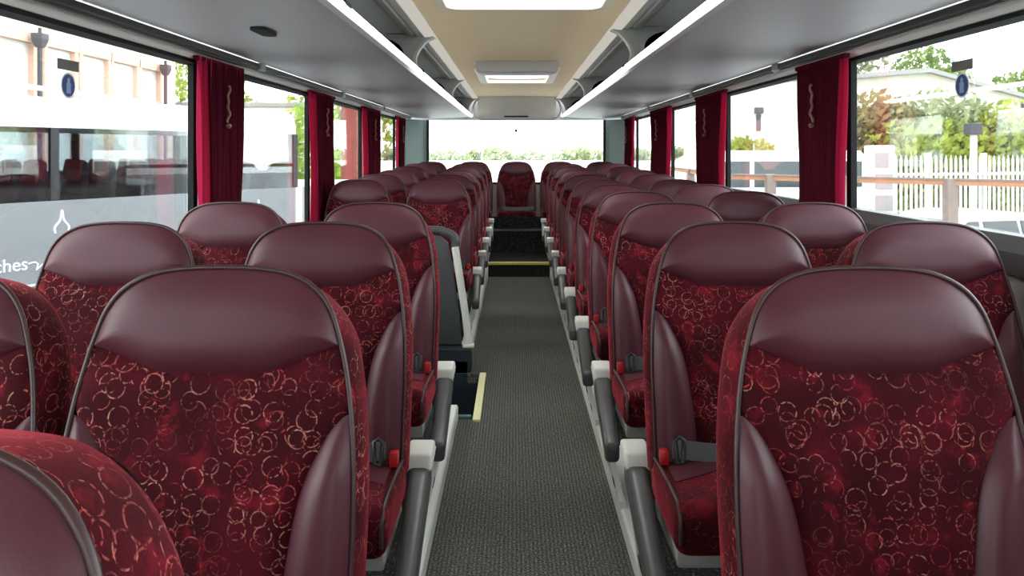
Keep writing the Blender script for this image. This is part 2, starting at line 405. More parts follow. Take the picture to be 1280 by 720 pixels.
# ------------------------------------------------------------------ side walls, windows, curtains
PIL_R = [-2.4, -.6, 1.22, 3.08, 4.86, 6.55, 8.45]
PIL_L = [-2.4, -.6, 1.30, 3.13, 4.86, 6.52, 8.36]
def side_wall(side):
    x = XR if side == 'right' else XL; s = 1 if side == 'right' else -1
    a, b = (x, x + .05 * s) if s > 0 else (x + .05 * s, x)
    ZS = .955 if s > 0 else .70
    mb = MB(); mb.box((a, YF, -.8), (b, YB, ZS - .03))
    mb.box((a, YF, ZW + .01), (b, YB, 1.66))
    mb.box((a, 9.06, ZS - .03), (b, YB, ZW + .01))
    struct(mb, 'wall_' + side, M['wall_grey'])
    # lower trim with grooves and ledge
    mb = MB()
    prof = [(x, .30), (x - s * .022, .31), (x - s * .022, .36), (x - s * .012, .37), (x - s * .012, .38), (x - s * .022, .39), (x - s * .024, ZS - .255), (x - s * .012, ZS - .245), (x - s * .012, ZS - .235), (x - s * .024, ZS - .225), (x - s * .03, ZS - .115), (x, ZS - .105)]
    mb.prism(prof, 'y', YF + .01, 9.05); struct(mb, 'trim_9' if s > 0 else 'trim_10', M['wall_grey'])
    mb = MB(); prof = [(x, ZS - .105), (x - s * .036, ZS - .095), (x - s * .032, ZS - .04), (x - s * .006, ZS), (x + s * .04, ZS), (x + s * .04, ZS - .105)]
    mb.prism(prof, 'y', YF + .01, 9.05); struct(mb, 'trim_11' if s > 0 else 'trim_12', M['wall_dark'])
    # header: rubber, pale strip
    mb = MB(); prof = [(x + s * .03, ZW + .02), (x - s * .006, ZW + .02), (x - s * .010, ZW), (x + s * .03, ZW - .006)]
    mb.prism(prof, 'y', YF + .01, 9.06); struct(mb, 'trim_13' if s > 0 else 'trim_14', M['rubber'])
    mb = MB(); prof = [(x - s * .001, ZW + .05), (x - s * .045, ZW + .045), (x - s * .014, ZW + .014), (x - s * .001, ZW + .014)]
    mb.prism(prof, 'y', YF + .01, 9.10); struct(mb, 'trim_15' if s > 0 else 'trim_16', M['pale_strip'])
    pil = PIL_R if s > 0 else PIL_L
    edges = [YF] + pil + [9.06]
    for i in range(len(edges) - 1):
        w = bpy.data.objects.new('window_%d' % (i + 1 if s > 0 else i + 11), None); COL.objects.link(w); w['kind'] = 'structure'
        w.location = (x, (edges[i] + edges[i + 1]) / 2, ZS)
        mb = MB(); y0, y1 = edges[i] + .004, edges[i + 1] - .004
        mb.box((a + .02, y0, ZS - .03), (a + .026, y1, ZW + .01)); p = mb.build('pane', M['glass'], w); p.location = -w.location
        mb = MB()
        for yy in (edges[i], edges[i + 1]):
            c0, c1 = (yy, yy + .02) if yy == edges[i] else (yy - .02, yy)
            mb.box((x - .003 if s > 0 else x - .021, c0, ZS - .005), (x + .021 if s > 0 else x + .003, c1, ZW + .012), .002)
        p = mb.build('frame', M['rubber'], w); p.location = -w.location
    # rack-side curtain track: one thing
    mb = MB(); xr = x - s * .058
    mb.box((min(xr - s * .03, xr), YF + .02, ZW + .034), (max(xr - s * .03, xr), 9.06, ZW + .058), .004)
    mb.box((min(xr - s * .02, xr - s * .01), YF + .02, ZW + .026), (max(xr - s * .02, xr - s * .01), 9.06, ZW + .036))
    t = thing('curtain_track', 'dark curtain track above the windows %s' % ('away from the stairwell' if s > 0 else 'on the stairwell side'), 'curtain track', (xr, 3.5, ZW + .03))
    p = mb.build('track_channel', M['rail'], t); p.location = -t.location
    for yy in [1.9 + 1.75 * k for k in range(5)]:
        mb = MB(); mb.box((min(xr - s * .038, xr + s * .004), yy, ZW + .028), (max(xr - s * .038, xr + s * .004), yy + .07, ZW + .062), .006)
        p = mb.build('track_clip', M['bracket'], t); p.location = -t.location
side_wall('right'); side_wall('left')

ORD = ['', 'first', 'second', 'third', 'fourth', 'fifth', 'sixth', 'seventh', 'eighth', 'ninth', 'tenth', 'eleventh']
def curtain(side, y0, y1, k, tie=.85, lit=.1):
    s = 1 if side == 'right' else -1
    x = XR - .055 if s > 0 else XL + .04
    where = 'away from the stairwell' if s > 0 else 'on the stairwell side'
    rnd = random.Random(k * 7 + (s > 0) * 31)
    t = thing('window_curtain', 'gathered burgundy curtain, %s from the front of the coach, %s' % (ORD[k], where), 'curtain', (x, (y0 + y1) / 2, .88), 0, 'burgundy window curtains')
    def sheet(u0, u1, nf, amp, ph):
        rows, n = [], 14
        cols = nf * 8
        for i in range(n + 1):
            v = i / n; z = ZW + .022 - v * (ZW + .022 - (.86 if s > 0 else .66))
            wq = 1 - (1 - tie) * math.sin(min(1, v * 1.15) * PI / 2) ** 1.5
            c = (y0 + y1) / 2; row = []
            for j in range(cols + 1):
                u = u0 + (u1 - u0) * j / cols
                yy = c + (y0 + (y1 - y0) * u - c) * wq + .006 * math.sin(v * 6 + u * 9 + ph)
                aa = amp * (.75 + .25 * math.sin(j * .37 + ph)) * (.8 + .2 * v)
                xx = aa * math.sin(j / 8 * 2 * PI + ph + .5 * math.sin(v * 4 + j * .2)) + .006 * math.sin(j * .9 + v * 3)
                row.append((x + xx, yy, z))
            rows.append(row)
        m = MB(); m.grid(rows); return m
    nf = max(5, int((y1 - y0) / .055))
    o = sheet(lit, 1, nf, .017, rnd.random() * 6).build('curtain_drape', M['curtain'], t, 180); o.location = -t.location
    md = o.modifiers.new('thick', 'SOLIDIFY'); md.thickness = .003
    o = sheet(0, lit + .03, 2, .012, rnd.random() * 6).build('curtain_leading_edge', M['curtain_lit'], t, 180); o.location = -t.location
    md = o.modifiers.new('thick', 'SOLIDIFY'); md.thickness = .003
    o['label'] = 'leading edge of the curtain, pink with painted window light'
    # top heading tape
    mb = MB(); mb.box((x - .012, y0, ZW + .006), (x + .012, y1, ZW + .024), .004); o = mb.build('heading_tape', M['curtain'], t); o.location = -t.location
    # twisted tie cord
    yc = y0 + (y1 - y0) * .55; xx = x - s * .026
    pts = [(xx - s * .004 * math.sin(i * 1.3), yc + .008 * math.sin(i * .8), ZW - .07 - .011 * i) for i in range(15)]
    mb = MB(); mb.tube(pts, .0055, 6)
    mb.tube([(xx, yc - .012, ZW - .235), (xx - s * .004, yc, ZW - .24), (xx, yc + .012, ZW - .235)], .009, 6)
    o = mb.build('tie_cord', M['cord'], t, 60); o.location = -t.location
for k, (a, b) in enumerate(((2.97, 3.49), (4.67, 5.44), (6.34, 7.24), (8.29, 8.98))): curtain('right', a, b, k + 1, .86)
for k, (a, b) in enumerate(((3.04, 3.54), (4.72, 5.36), (6.37, 7.18), (8.20, 8.80))): curtain('left', a, b, k + 1, .88, .22)

# rear wall: corner posts, below and above window
RW0, RW1 = -1.03, 1.07
ZR = .82
mb = MB()
mb.box((XL, YB, -.8), (XR, YB + .05, ZR - .02)); mb.box((XL, YB, ZW + .03), (XR, YB + .05, 1.85))
struct(mb, 'wall_back', M['wall_grey'])
mb = MB()
mb.prism([(XL, YB), (XL, 9.06), (XL + .02, 9.06), (RW0 - .04, YB - .03), (RW0, YB), (RW0, YB + .05), (XL, YB + .05)], 'z', ZR - .02, ZW + .03)
mb.prism([(XR, YB), (XR, 9.06), (XR - .02, 9.06), (RW1 + .04, YB - .03), (RW1, YB), (RW1, YB + .05), (XR, YB + .05)], 'z', ZR - .02, ZW + .03)
struct(mb, 'wall_back_corner_posts', M['teal'])
w = bpy.data.objects.new('window_20', None); COL.objects.link(w); w['kind'] = 'structure'; w.location = (XC, YB, ZR)
mb = MB(); mb.box((RW0, YB + .02, ZR - .02), (RW1, YB + .026, ZW + .03)); o = mb.build('pane', M['glass'], w); o.location = -w.location
mb = MB(); mb.box((RW0, YB - .006, ZR - .02), (RW0 + .025, YB + .045, ZW + .03)); mb.box((RW1 - .025, YB - .006, ZR - .02), (RW1, YB + .045, ZW + .03)); mb.box((RW0, YB - .006, ZR - .03), (RW1, YB + .045, ZR - .005))
o = mb.build('frame', M['rubber'], w); o.location = -w.location
mb = MB(); mb.cyl((.02, YB - .022, 1.420), (.02, YB + .018, 1.420), .018, 16); mb.box((-.03, YB + .006, 1.45), (.07, YB + .018, 1.458), .002)
tag(mb.build('rear_camera', M['shell']), 'small dark camera fixed to the rear window glass', 'camera')
# front wall with windscreen (behind the viewpoint)
mb = MB(); mb.box((XL, YF - .05, -.8), (XR, YF, .55)); mb.box((XL, YF - .05, 1.62), (XR, YF, 1.85)); mb.box((XL, YF - .05, .55), (XL + .12, YF, 1.62)); mb.box((XR - .12, YF - .05, .55), (XR, YF, 1.62))
struct(mb, 'wall_front', M['wall_grey'])
mb = MB(); mb.box((XL + .12, YF - .03, .55), (XR - .12, YF - .024, 1.62)); struct(mb, 'window_21', M['glass'])

# ------------------------------------------------------------------ ceiling and roof hatches
CE = .455; ZC = 1.80
H1 = (-.29, .37, 2.45, 3.46); H2 = (-.235, .275, 5.95, 7.05)
mb = MB()
xs = sorted([XC - CE, H1[0], H1[1], H2[0], H2[1], XC + CE]); ys = sorted([YF, H1[2], H1[3], H2[2], H2[3], YB])
for i in range(len(xs) - 1):
    for j in range(len(ys) - 1):
        cx, cy = (xs[i] + xs[i + 1]) / 2, (ys[j] + ys[j + 1]) / 2
        if any(h[0] < cx < h[1] and h[2] < cy < h[3] for h in (H1, H2)): continue
        mb.add([(xs[i], ys[j], ZC), (xs[i + 1], ys[j], ZC), (xs[i + 1], ys[j + 1], ZC), (xs[i], ys[j + 1], ZC)], [(0, 3, 2, 1)])
        mb.add([(xs[i], ys[j], ZC + .05), (xs[i + 1], ys[j], ZC + .05), (xs[i + 1], ys[j + 1], ZC + .05), (xs[i], ys[j + 1], ZC + .05)], [(0, 1, 2, 3)])
for h in (H1, H2):
    e = .012
    mb.box((h[0] - e, h[2] - e, ZC + .002), (h[0] - .006, h[3] + e, ZC + .05)); mb.box((h[1] + .006, h[2] - e, ZC + .002), (h[1] + e, h[3] + e, ZC + .05))
    mb.box((h[0] - .006, h[2] - e, ZC + .002), (h[1] + .006, h[2] - .006, ZC + .05)); mb.box((h[0] - .006, h[3] + .006, ZC + .002), (h[1] + .006, h[3] + e, ZC + .05))
struct(mb, 'ceiling', M['ceiling'])
def rrect(x0, x1, y0, y1, r, n=6):
    pts = []
    for cx, cy, a in ((x1 - r, y1 - r, 0), (x0 + r, y1 - r, 90), (x0 + r, y0 + r, 180), (x1 - r, y0 + r, 270)):
        for k in range(n + 1):
            t = math.radians(a + 90 * k / n); pts.append((cx + r * math.cos(t), cy + r * math.sin(t)))
    return pts
def ring(mb, outer, inner, z0, z1):
    rows = [[(x, y, z0 + .012) for x, y in outer], [(x * .98 + .02 * sum(p[0] for p in outer) / len(outer), y * .98 + .02 * sum(p[1] for p in outer) / len(outer), z0) for x, y in outer], [(x, y, z0) for x, y in inner], [(x, y, z1) for x, y in inner], [(x, y, z1) for x, y in outer]]
    mb.grid(rows + rows[:1], closed=True)
t = thing('roof_hatch', 'bright frosted skylight hatch with a pale frame, nearest in the ceiling', 'roof hatch', ((H1[0] + H1[1]) / 2, 2.95, ZC), 0, 'ceiling hatches')
mb = MB(); ring(mb, rrect(H1[0] - .05, H1[1] + .05, H1[2] - .05, H1[3] + .05, .09), rrect(H1[0], H1[1], H1[2], H1[3], .07), ZC - .014, ZC + .04)
o = mb.build('hatch_frame', M['cream'], t, 40); o.location = -t.location
mb = MB(); mb.grid([[(H1[0] + .001, H1[2] + .001, ZC + .03), (H1[1] - .001, H1[2] + .001, ZC + .03)], [(H1[0] + .001, H1[3] - .001, ZC + .03), (H1[1] - .001, H1[3] - .001, ZC + .03)]]); o = mb.build('hatch_pane', M['hatch_pane'], t); o.location = -t.location
mb = MB(); mb.box((-.09, 3.18, ZC - .004), (.17, 3.24, ZC + .026), .01); o = mb.build('hatch_handle', M['cream'], t); o.location = -t.location
t = thing('roof_hatch', 'grey boxed roof hatch with cream frame nearer the rear window', 'roof hatch', (.02, 6.3, ZC), 0, 'ceiling hatches')
mb = MB(); mb.prism([(-.265, 1.80), (-.265, 1.735), (-.235, 1.722), (.275, 1.722), (.305, 1.735), (.305, 1.80)], 'y', 5.52, 5.80, .01)
o = mb.build('hatch_housing', M['rack'], t, 40); o.location = -t.location
mb = MB(); ring(mb, rrect(-.305, .345, 5.86, 7.12, .04), rrect(H2[0], H2[1], H2[2], H2[3], .03), ZC - .022, ZC + .04)
o = mb.build('hatch_frame', M['cream'], t, 40); o.location = -t.location
mb = MB(); mb.grid([[(H2[0] + .001, H2[2] + .001, ZC + .03), (H2[1] - .001, H2[2] + .001, ZC + .03)], [(H2[0] + .001, H2[3] - .001, ZC + .03), (H2[1] - .001, H2[3] - .001, ZC + .03)]]); o = mb.build('hatch_pane', M['hatch_pane'], t); o.location = -t.location
mb = MB(); mb.box((-.20, 6.02, ZC - .018), (.24, 6.06, ZC - .002), .005); o = mb.build('hatch_bar', M['shell'], t); o.location = -t.location
mb = MB(); mb.tube(catmull([(-.21, 6.6, ZC - .02), (-.08, 6.5, ZC - .032), (.12, 6.5, ZC - .032), (.25, 6.6, ZC - .02)], 6), .014, 8); o = mb.build('hatch_handle', M['cream'], t, 60); o.location = -t.location

# ------------------------------------------------------------------ luggage racks
def luggage_rack(side):
    s = 1 if side == 'right' else -1
    X = lambda d: XC + s * d
    lip = .54; wall = (XR - .055 - XC) if s > 0 else (XC - XL - .055)
    t = thing('luggage_rack', 'long grey overhead luggage rack with white lip %s' % ('away from the stairwell' if s > 0 else 'on the stairwell side'), 'luggage rack', (X(.85), 3.5, 1.57))
    def part(mb, name, mat, sm=None):
        o = mb.build(name, mat, t, sm); o.location = -t.location; return o
    y0, y1 = YF + .01, 9.28
    # underside shelf
    n = 12; low, up = [], []
    for i in range(n + 1):
        u = i / n; d = lip + (wall - lip) * u
        low.append((X(d), 1.577 - .014 * math.sin(u * PI) + (.0 if u < .97 else .01))); up.append((X(d), 1.600))
    mb = MB(); mb.prism(low + up[::-1], 'y', y0, y1); part(mb, 'shelf', M['rack'], 30)
    mb = MB(); mb.prism([(X(lip + .004), 1.566), (X(lip - .014), 1.572), (X(lip - .020), 1.590), (X(lip - .012), 1.606), (X(lip + .004), 1.604)], 'y', y0, y1, .002); part(mb, 'front_lip', M['white_trim'], 40)
    mb = MB(); mb.prism([(X(lip - .0185), 1.574), (X(lip - .0235), 1.589), (X(lip - .016), 1.606), (X(lip - .012), 1.604)], 'y', y0, y1); part(mb, 'lamp_strip', M['lip_lamp'], 40)
    # upper white coving, duct and back
    mb = MB(); mb.prism([(X(CE), ZC + .01), (X(CE), ZC - .002), (X(CE + .02), ZC - .014), (X(CE + .055), ZC - .016), (X(CE + .06), ZC + .01)], 'y', y0, y1); part(mb, 'coving_glow', M['coving_glow'], 40)
    mb = MB(); mb.prism([(X(CE + .061), ZC + .02), (X(CE + .061), ZC - .012), (X(CE + .09), ZC - .012), (X(CE + .10), ZC - .002), (X(CE + .108), ZC - .002), (X(CE + .115), ZC - .010), (X(CE + .15), ZC - .008), (X(CE + .165), ZC + .004), (X(CE + .165), ZC + .02)], 'y', y0, y1); part(mb, 'air_duct', M['duct'], 40)
    prof = [(X(CE - .002), ZC + .052), (X(.63), ZC + .045), (X(.9), ZC + .02), (X(1.08), 1.745), (X(1.2), 1.64)]
    prof2 = [(X(CE + .15), ZC + .004), (X(.68), ZC + .006), (X(.9), ZC - .02), (X(1.05), 1.72), (X(1.16), 1.61)]
    mb = MB(); mb.prism(prof + prof2[::-1], 'y', y0, y1); part(mb, 'back_panel', M['rack_in'], 40)
    # curved brackets between coving and lip
    br = [(4.02, .05), (6.72, .05), (9.22, .05), (1.0, .05)] if s > 0 else [(2.34, .06), (4.28, .05), (6.85, .05), (9.22, .05), (.4, .05)]
    for yb, w in br:
        inner = catmull([(CE + .005, ZC - .016), (.505, 1.762), (.545, 1.715), (.563, 1.665), (.548, 1.602)], 5)
        outer = catmull([(.650, 1.602), (.625, 1.66), (.640, 1.725), (.70, 1.765), (.84, 1.782), (1.0, 1.755)], 5)
        poly = [(X(a), b) for a, b in inner] + [(X(a), b) for a, b in outer] + [(X(1.0), 1.765), (X(.8), 1.803), (X(.62), 1.803), (X(CE + .02), ZC - .002)]
        mb = MB(); mb.prism(poly, 'y', yb, yb + w, .006); b = part(mb, 'rack_bracket', M['bracket'], 40)
        mb = MB()
        rows = [[(X(a - .006), yb - .004, z), (X(a - .006), yb + w + .004, z), (X(a + .010), yb + w + .004, z), (X(a + .010), yb - .004, z)] for a, z in inner]
        mb.grid(rows, closed=True); o = mb.build('bracket_edging', M['bracket_edge'], b, 40)
        mb = MB(); mb.box((min(X(.52), X(.575)), yb - .012, 1.597), (max(X(.52), X(.575)), yb + w + .012, 1.615), .004); o = mb.build('bracket_foot', M['rubber'], b)
    # rear end cap of the rack
    mb = MB(); mb.prism([(X(lip), 1.565), (X(wall), 1.565), (X(wall), 1.62), (X(1.05), 1.73), (X(.85), 1.79), (X(.6), 1.79), (X(.56), 1.66)], 'y', y1, y1 + .03); part(mb, 'end_cap', M['rack'])
    if s < 0:
        mb = MB(); mb.prism([(x, y) for x, y in rrect(-.832, -.785, 2.50, 2.66, .02)], 'z', 1.553, 1.562); part(mb, 'finger_slot', M['rubber'])
luggage_rack('right'); luggage_rack('left')
# rear overhead panel between the racks
t = thing('rear_overhead_panel', 'grey curved panel with a dark slot above the rear window', 'overhead panel', (XC, 9.2, 1.55))
mb = MB(); prof = [(9.12, 1.798), (9.14, 1.74), (9.20, 1.62), (9.26, 1.555), (9.38, 1.548), (9.38, 1.798)]
mb.prism(prof, 'x', XC - .45, XC + .45, .012); o = mb.build('panel_body', M['arm_cap'], t, 40); o.location = -t.location
mb = MB(); mb.box((-.12, 9.228, 1.572), (.16, 9.262, 1.592), .006); o = mb.build('panel_slot', M['rubber'], t); o.location = -t.location
for sg in (-1, 1):
    pts = catmull([(XC + sg * .43, 9.09, 1.780), (XC + sg * .475, 9.11, 1.74), (XC + sg * .503, 9.15, 1.66), (XC + sg * .49, 9.21, 1.59), (XC + sg * .44, 9.23, 1.56)], 6)
    mb = MB(); mb.tube(pts, .012, 8); o = mb.build('panel_loop', M['bracket_edge'], t, 60); o.location = -t.location
mb = MB(); mb.box((XC - .5, 9.30, 1.535), (XC + .5, 9.395, 1.548), .003); o = mb.build('panel_lip', M['white_trim'], t); o.location = -t.location

# ------------------------------------------------------------------ seats
HALF = catmull([(0, 0), (.05, .0015), (.10, .009), (.14, .029), (.165, .060), (.180, .102), (.191, .145), (.200, .195), (.207, .26), (.210, .35), (.208, .45), (.205, .58)], 4)
ZT = .936
def hw(d):
    return interp([p[1] for p in HALF], [p[0] for p in HALF], d)
def yface(d): return -.17 * d - .010 * math.sin(PI * max(0, min(1, (d - .14) / .44))) + .05 * max(0., .05 - d) ** 1.0
ZB = [(0, .150), (.070, .150), (.085, .147), (.101, .140), (.148, .122), (.1835, .110)]
def zb(x): return interp([p[0] for p in ZB], [p[1] for p in ZB], abs(x))
XB = catmull([(.205, .1985), (.214, .186), (.235, .169), (.262, .154), (.296, .139), (.338, .128), (.39, .120), (.45, .113), (.58, .105)], 4)
def xl(d):
    if d <= .205: return hw(d)
    return min(hw(d), interp([p[0] for p in XB], [p[1] for p in XB], d))
def pf(x, d, b=0.): return (x, yface(d) - b, ZT - d)
# arclength along the half outline down to the pad corner
arc = [0.]
for i in range(1, len(HALF)): arc.append(arc[-1] + math.dist(HALF[i], HALF[i - 1]))
aend = interp([p[1] for p in HALF], arc, .110)
def outline_at(f):
    a = f * aend
    return interp(arc, [p[0] for p in HALF], a), interp(arc, [p[1] for p in HALF], a)
SS = [math.sin(PI / 2 * k / 14) for k in range(-14, 15)]
def dome(e, w): e = max(0., min(1., e / w)); return 1 - (1 - e) ** 2.2
def make_headpad():
    mb = MB(); rows, uvs = [], []; nr = 12
    for i in range(nr + 1):
        r = i / nr; row, uv = [], []
        for s in SS:
            sg = 1 if s >= 0 else -1
            x0 = s * .1835; dbot = zb(x0); xb_ = s * xl(dbot)
            xt, dt = outline_at(abs(s)); xt *= sg
            rr = r ** .85
            x, d = xt + (xb_ - xt) * rr, dt + (dbot - dt) * rr
            L = math.hypot(xb_ - xt, dbot - dt)
            e = min(rr * L, (1 - rr) * L + .004 * (rr < 1))
            row.append(pf(x, d, .003 + .020 * dome(e, .06))); uv.append((x, d))
        rows.append(row); uvs.append(uv)
    mb.grid(rows, uvs, flip=True); return mb
def make_panel():
    mb = MB(); rows, uvs = [], []; nr = 34
    for i in range(nr + 1):
        r = i / nr; row, uv = [], []
        for s in SS:
            x0 = s * .1835; dbot = zb(x0); d = dbot + (.585 - dbot) * r
            x = s * xl(d); e = min((1 - abs(s)) * xl(d), r * .42)
            row.append(pf(x, d, .003 + .010 * dome(e, .03))); uv.append((x, d))
        rows.append(row); uvs.append(uv)
    mb.grid(rows, uvs, flip=True); return mb
def make_bolster(sg):
    mb = MB(); rows, uvs = [], []
    for i in range(25):
        d = .205 + .38 * (i / 24) ** 1.3; a, b = xl(d), hw(d); row, uv = [], []
        for k in range(9):
            u = k / 8; x = a + (b - a) * u; e = min(u, 1 - u) * (b - a)
            row.append(pf(sg * x, d, .003 + .024 * dome(e, .035) * min(1, (d - .2) / .08))); uv.append((x, d))
        rows.append(row); uvs.append(uv)
    mb.grid(rows, uvs, flip=sg > 0); return mb
FULL = [(-x, d) for x, d in HALF[::-1]] + HALF[1:]
SEC = [(-.001, -.003), (.003, .001), (.008, .014), (.012, .036), (.012, .060), (.008, .082), (.000, .098), (-.012, .104)]
def outline_frame(i):
    a = FULL[max(i - 1, 0)]; b = FULL[min(i + 1, len(FULL) - 1)]
    tx, td = b[0] - a[0], b[1] - a[1]; L = math.hypot(tx, td)
    return td / L, -tx / L      # outward normal in (x, drop)
def make_gusset():
    mb = MB(); rows, uvs = [], []; al = 0
    for i, (x, d) in enumerate(FULL):
        if i: al += math.dist(FULL[i], FULL[i - 1])
        nx, nd = outline_frame(i); k = min(1, d / .13); k = k * k * (3 - 2 * k)
        row, uv = [], []; sl = 0
        for j, (o, y) in enumerate(SEC):
            oe = o * k - (1 - k) * .30 * max(0, y)
            row.append((x + nx * oe, yface(d) + y, ZT - d - nd * oe)); sl += .02; uv.append((al + 1.3, sl))
        rows.append(row); uvs.append(uv)
    mb.grid(rows, uvs); return mb
def make_shell():
    mb = MB(); n = len(HALF); rows = []
    for x, d in HALF:
        q = .032 * max(0, 1 - d / .13)
        rows.append([((x - .010) * c, yface(d) + .102 + .014 * (1 - c * c), ZT - d - q) for c in (-1, -.7, -.35, 0, .35, .7, 1)])
    mb.grid(rows, flip=False); return mb
def make_piping():
    mb = MB(); pts = []
    for i, (x, d) in enumerate(FULL):
        nx, nd = outline_frame(i); pts.append((x + nx * .001, yface(d) - .004, ZT - d - nd * .001))
    mb.tube(pts, .0038, 8); return mb
def cushion_bm():
    bm = bmesh.new(); bmesh.ops.create_cube(bm, size=1)
    for v in bm.verts:
        f = v.co.y < 0
        v.co = Vector((v.co.x * (.424 if f else .436), -.365 if f else -.075, (.398 if f else .388) if v.co.z > 0 else (.288 if f else .30)))
    bmesh.ops.bevel(bm, geom=bm.edges[:], offset=.032, segments=5, profile=.55, affect='EDGES')
    bmesh.ops.subdivide_edges(bm, edges=[e for e in bm.edges if e.calc_length() > .08], cuts=5, use_grid_fill=True)
    for v in bm.verts:
        if v.co.z > .37: v.co.z += .012 * (1 - (v.co.x / .22) ** 2)
    return bm
def make_cushion():
    mb = MB(); bm = cushion_bm(); bmesh.ops.recalc_face_normals(bm, faces=bm.faces); b = len(mb.v); mb.bm(bm)
    mb.uv = [(p[0] + 2.1, p[1] - p[2]) for p in mb.v]; return mb
def make_patch(sg):
    pts = []
    mb = MB(); rows = []
    for i in range(9):
        u = i / 8; row = []
        for k in range(9):
            v = k / 8
            x = .196 - .16 * v * (1 - u ** 2.0) - .006; y = -.115 - .13 * u
            zt = interp([-.365, -.075], [.398, .388], y) + .012 * (1 - (x / .22) ** 2) + .0022
            row.append((sg * x, y, zt))
        rows.append(row)
    mb.grid(rows, flip=sg < 0); return mb
def make_cushion_piping(sg):
    mb = MB()
    pts = [(sg * .207, -.09, .392), (sg * .206, -.20, .396), (sg * .204, -.31, .394), (sg * .203, -.346, .383), (sg * .203, -.362, .362), (sg * .203, -.363, .32)]
    mb.tube(catmull(pts, 4), .0045, 6); return mb
def make_armrest(sg):
    mb = MB()
    def sec(y, xa, xb, za, zb_): return [(sg * xb, y, za), (sg * xa, y, za), (sg * xa, y, zb_), (sg * xb, y, zb_)]
    mb.hull(sec(-.385, .228, .272, .196, .256), sec(.02, .210, .266, .295, .374), .018, 4)
    return mb
def make_armcap(sg):
    mb = MB(); mb.hull([(sg * .270, -.048, .345), (sg * .204, -.048, .345), (sg * .204, .065, .345), (sg * .270, .065, .345)], [(sg * .270, -.040, .384), (sg * .206, -.040, .384), (sg * .206, .060, .386), (sg * .270, .060, .386)], .010, 3)
    return mb
def make_sideplate(sg):
    mb = MB(); bm = bmesh.new()
    poly = [(-.035, .365), (.065, .365)] + catmull([(.075, .31), (.085, .24), (.11, .12), (.165, .03)], 4) + [(.17, .0), (-.24, .0)] + catmull([(-.235, .022), (-.14, .05), (-.075, .13), (-.05, .24), (-.038, .32)], 4)
    def X(z, o): return sg * (.206 + .066 * z / .37 - o)
    A = [bm.verts.new((X(z, 0), y, z)) for y, z in poly]; B = [bm.verts.new((X(z, .018), y, z)) for y, z in poly]
    bm.faces.new(A); bm.faces.new(B[::-1]); n = len(poly)
    for i in range(n): bm.faces.new((A[i], B[i], B[(i + 1) % n], A[(i + 1) % n]))
    bmesh.ops.recalc_face_normals(bm, faces=bm.faces); mb.bm(bm); return mb
SLOTS = ((-.03, .0, .15, .185), (-.13, -.09, .022, .045), (.03, .075, .05, .085))
def make_slot(sg, q):
    mb = MB()
    def X(z): return sg * (.206 + .066 * z / .37 + .002)
    y0, y1, z0, z1 = SLOTS[q]
    mb.hull([(X(z0) - sg * .004, y0, z0), (X(z0), y0, z0), (X(z0), y1, z0), (X(z0) - sg * .004, y1, z0)], [(X(z1) - sg * .004, y0, z1), (X(z1), y0, z1), (X(z1), y1, z1), (X(z1) - sg * .004, y1, z1)])
    return mb
def make_frame():
    mb = MB(); mb.box((-.20, -.31, .245), (.20, -.04, .292), .008); return mb
def make_leg(x):
    mb = MB(); mb.hull([(x - .03, -.30, .0), (x + .03, -.30, .0), (x + .03, -.06, .0), (x - .03, -.06, .0)], [(x - .022, -.26, .25), (x + .022, -.26, .25), (x + .022, -.16, .25), (x - .022, -.16, .25)], .006); return mb
def make_belt(sg):
    mb = MB(); rows = []
    for i in range(15):
        u = i / 14; x = sg * (.175 - .37 * u); sag = .010 * math.sin(u * PI)
        yb = -.130 - .012 * math.sin(u * PI); z = .408 - sag
        rows.append([(x, yb - .004, z), (x, yb + .004, z + .040), (x, yb + .007, z + .040), (x, yb - .001, z)])
    mb.grid(rows, closed=True); return mb
def make_buckle(sg):
    mb = MB(); mb.box((min(sg * .186, sg * .205), -.150, .396), (max(sg * .186, sg * .205), -.126, .430), .004); return mb
def make_tongue(sg):
    mb = MB(); pts = [(sg * .166, -.146, .400), (sg * .152, -.146, .404), (sg * .150, -.140, .452), (sg * .160, -.138, .458), (sg * .170, -.140, .450), (sg * .166, -.146, .400)]
    mb.tube(pts, .0055, 6); return mb
SEATMESH = {}
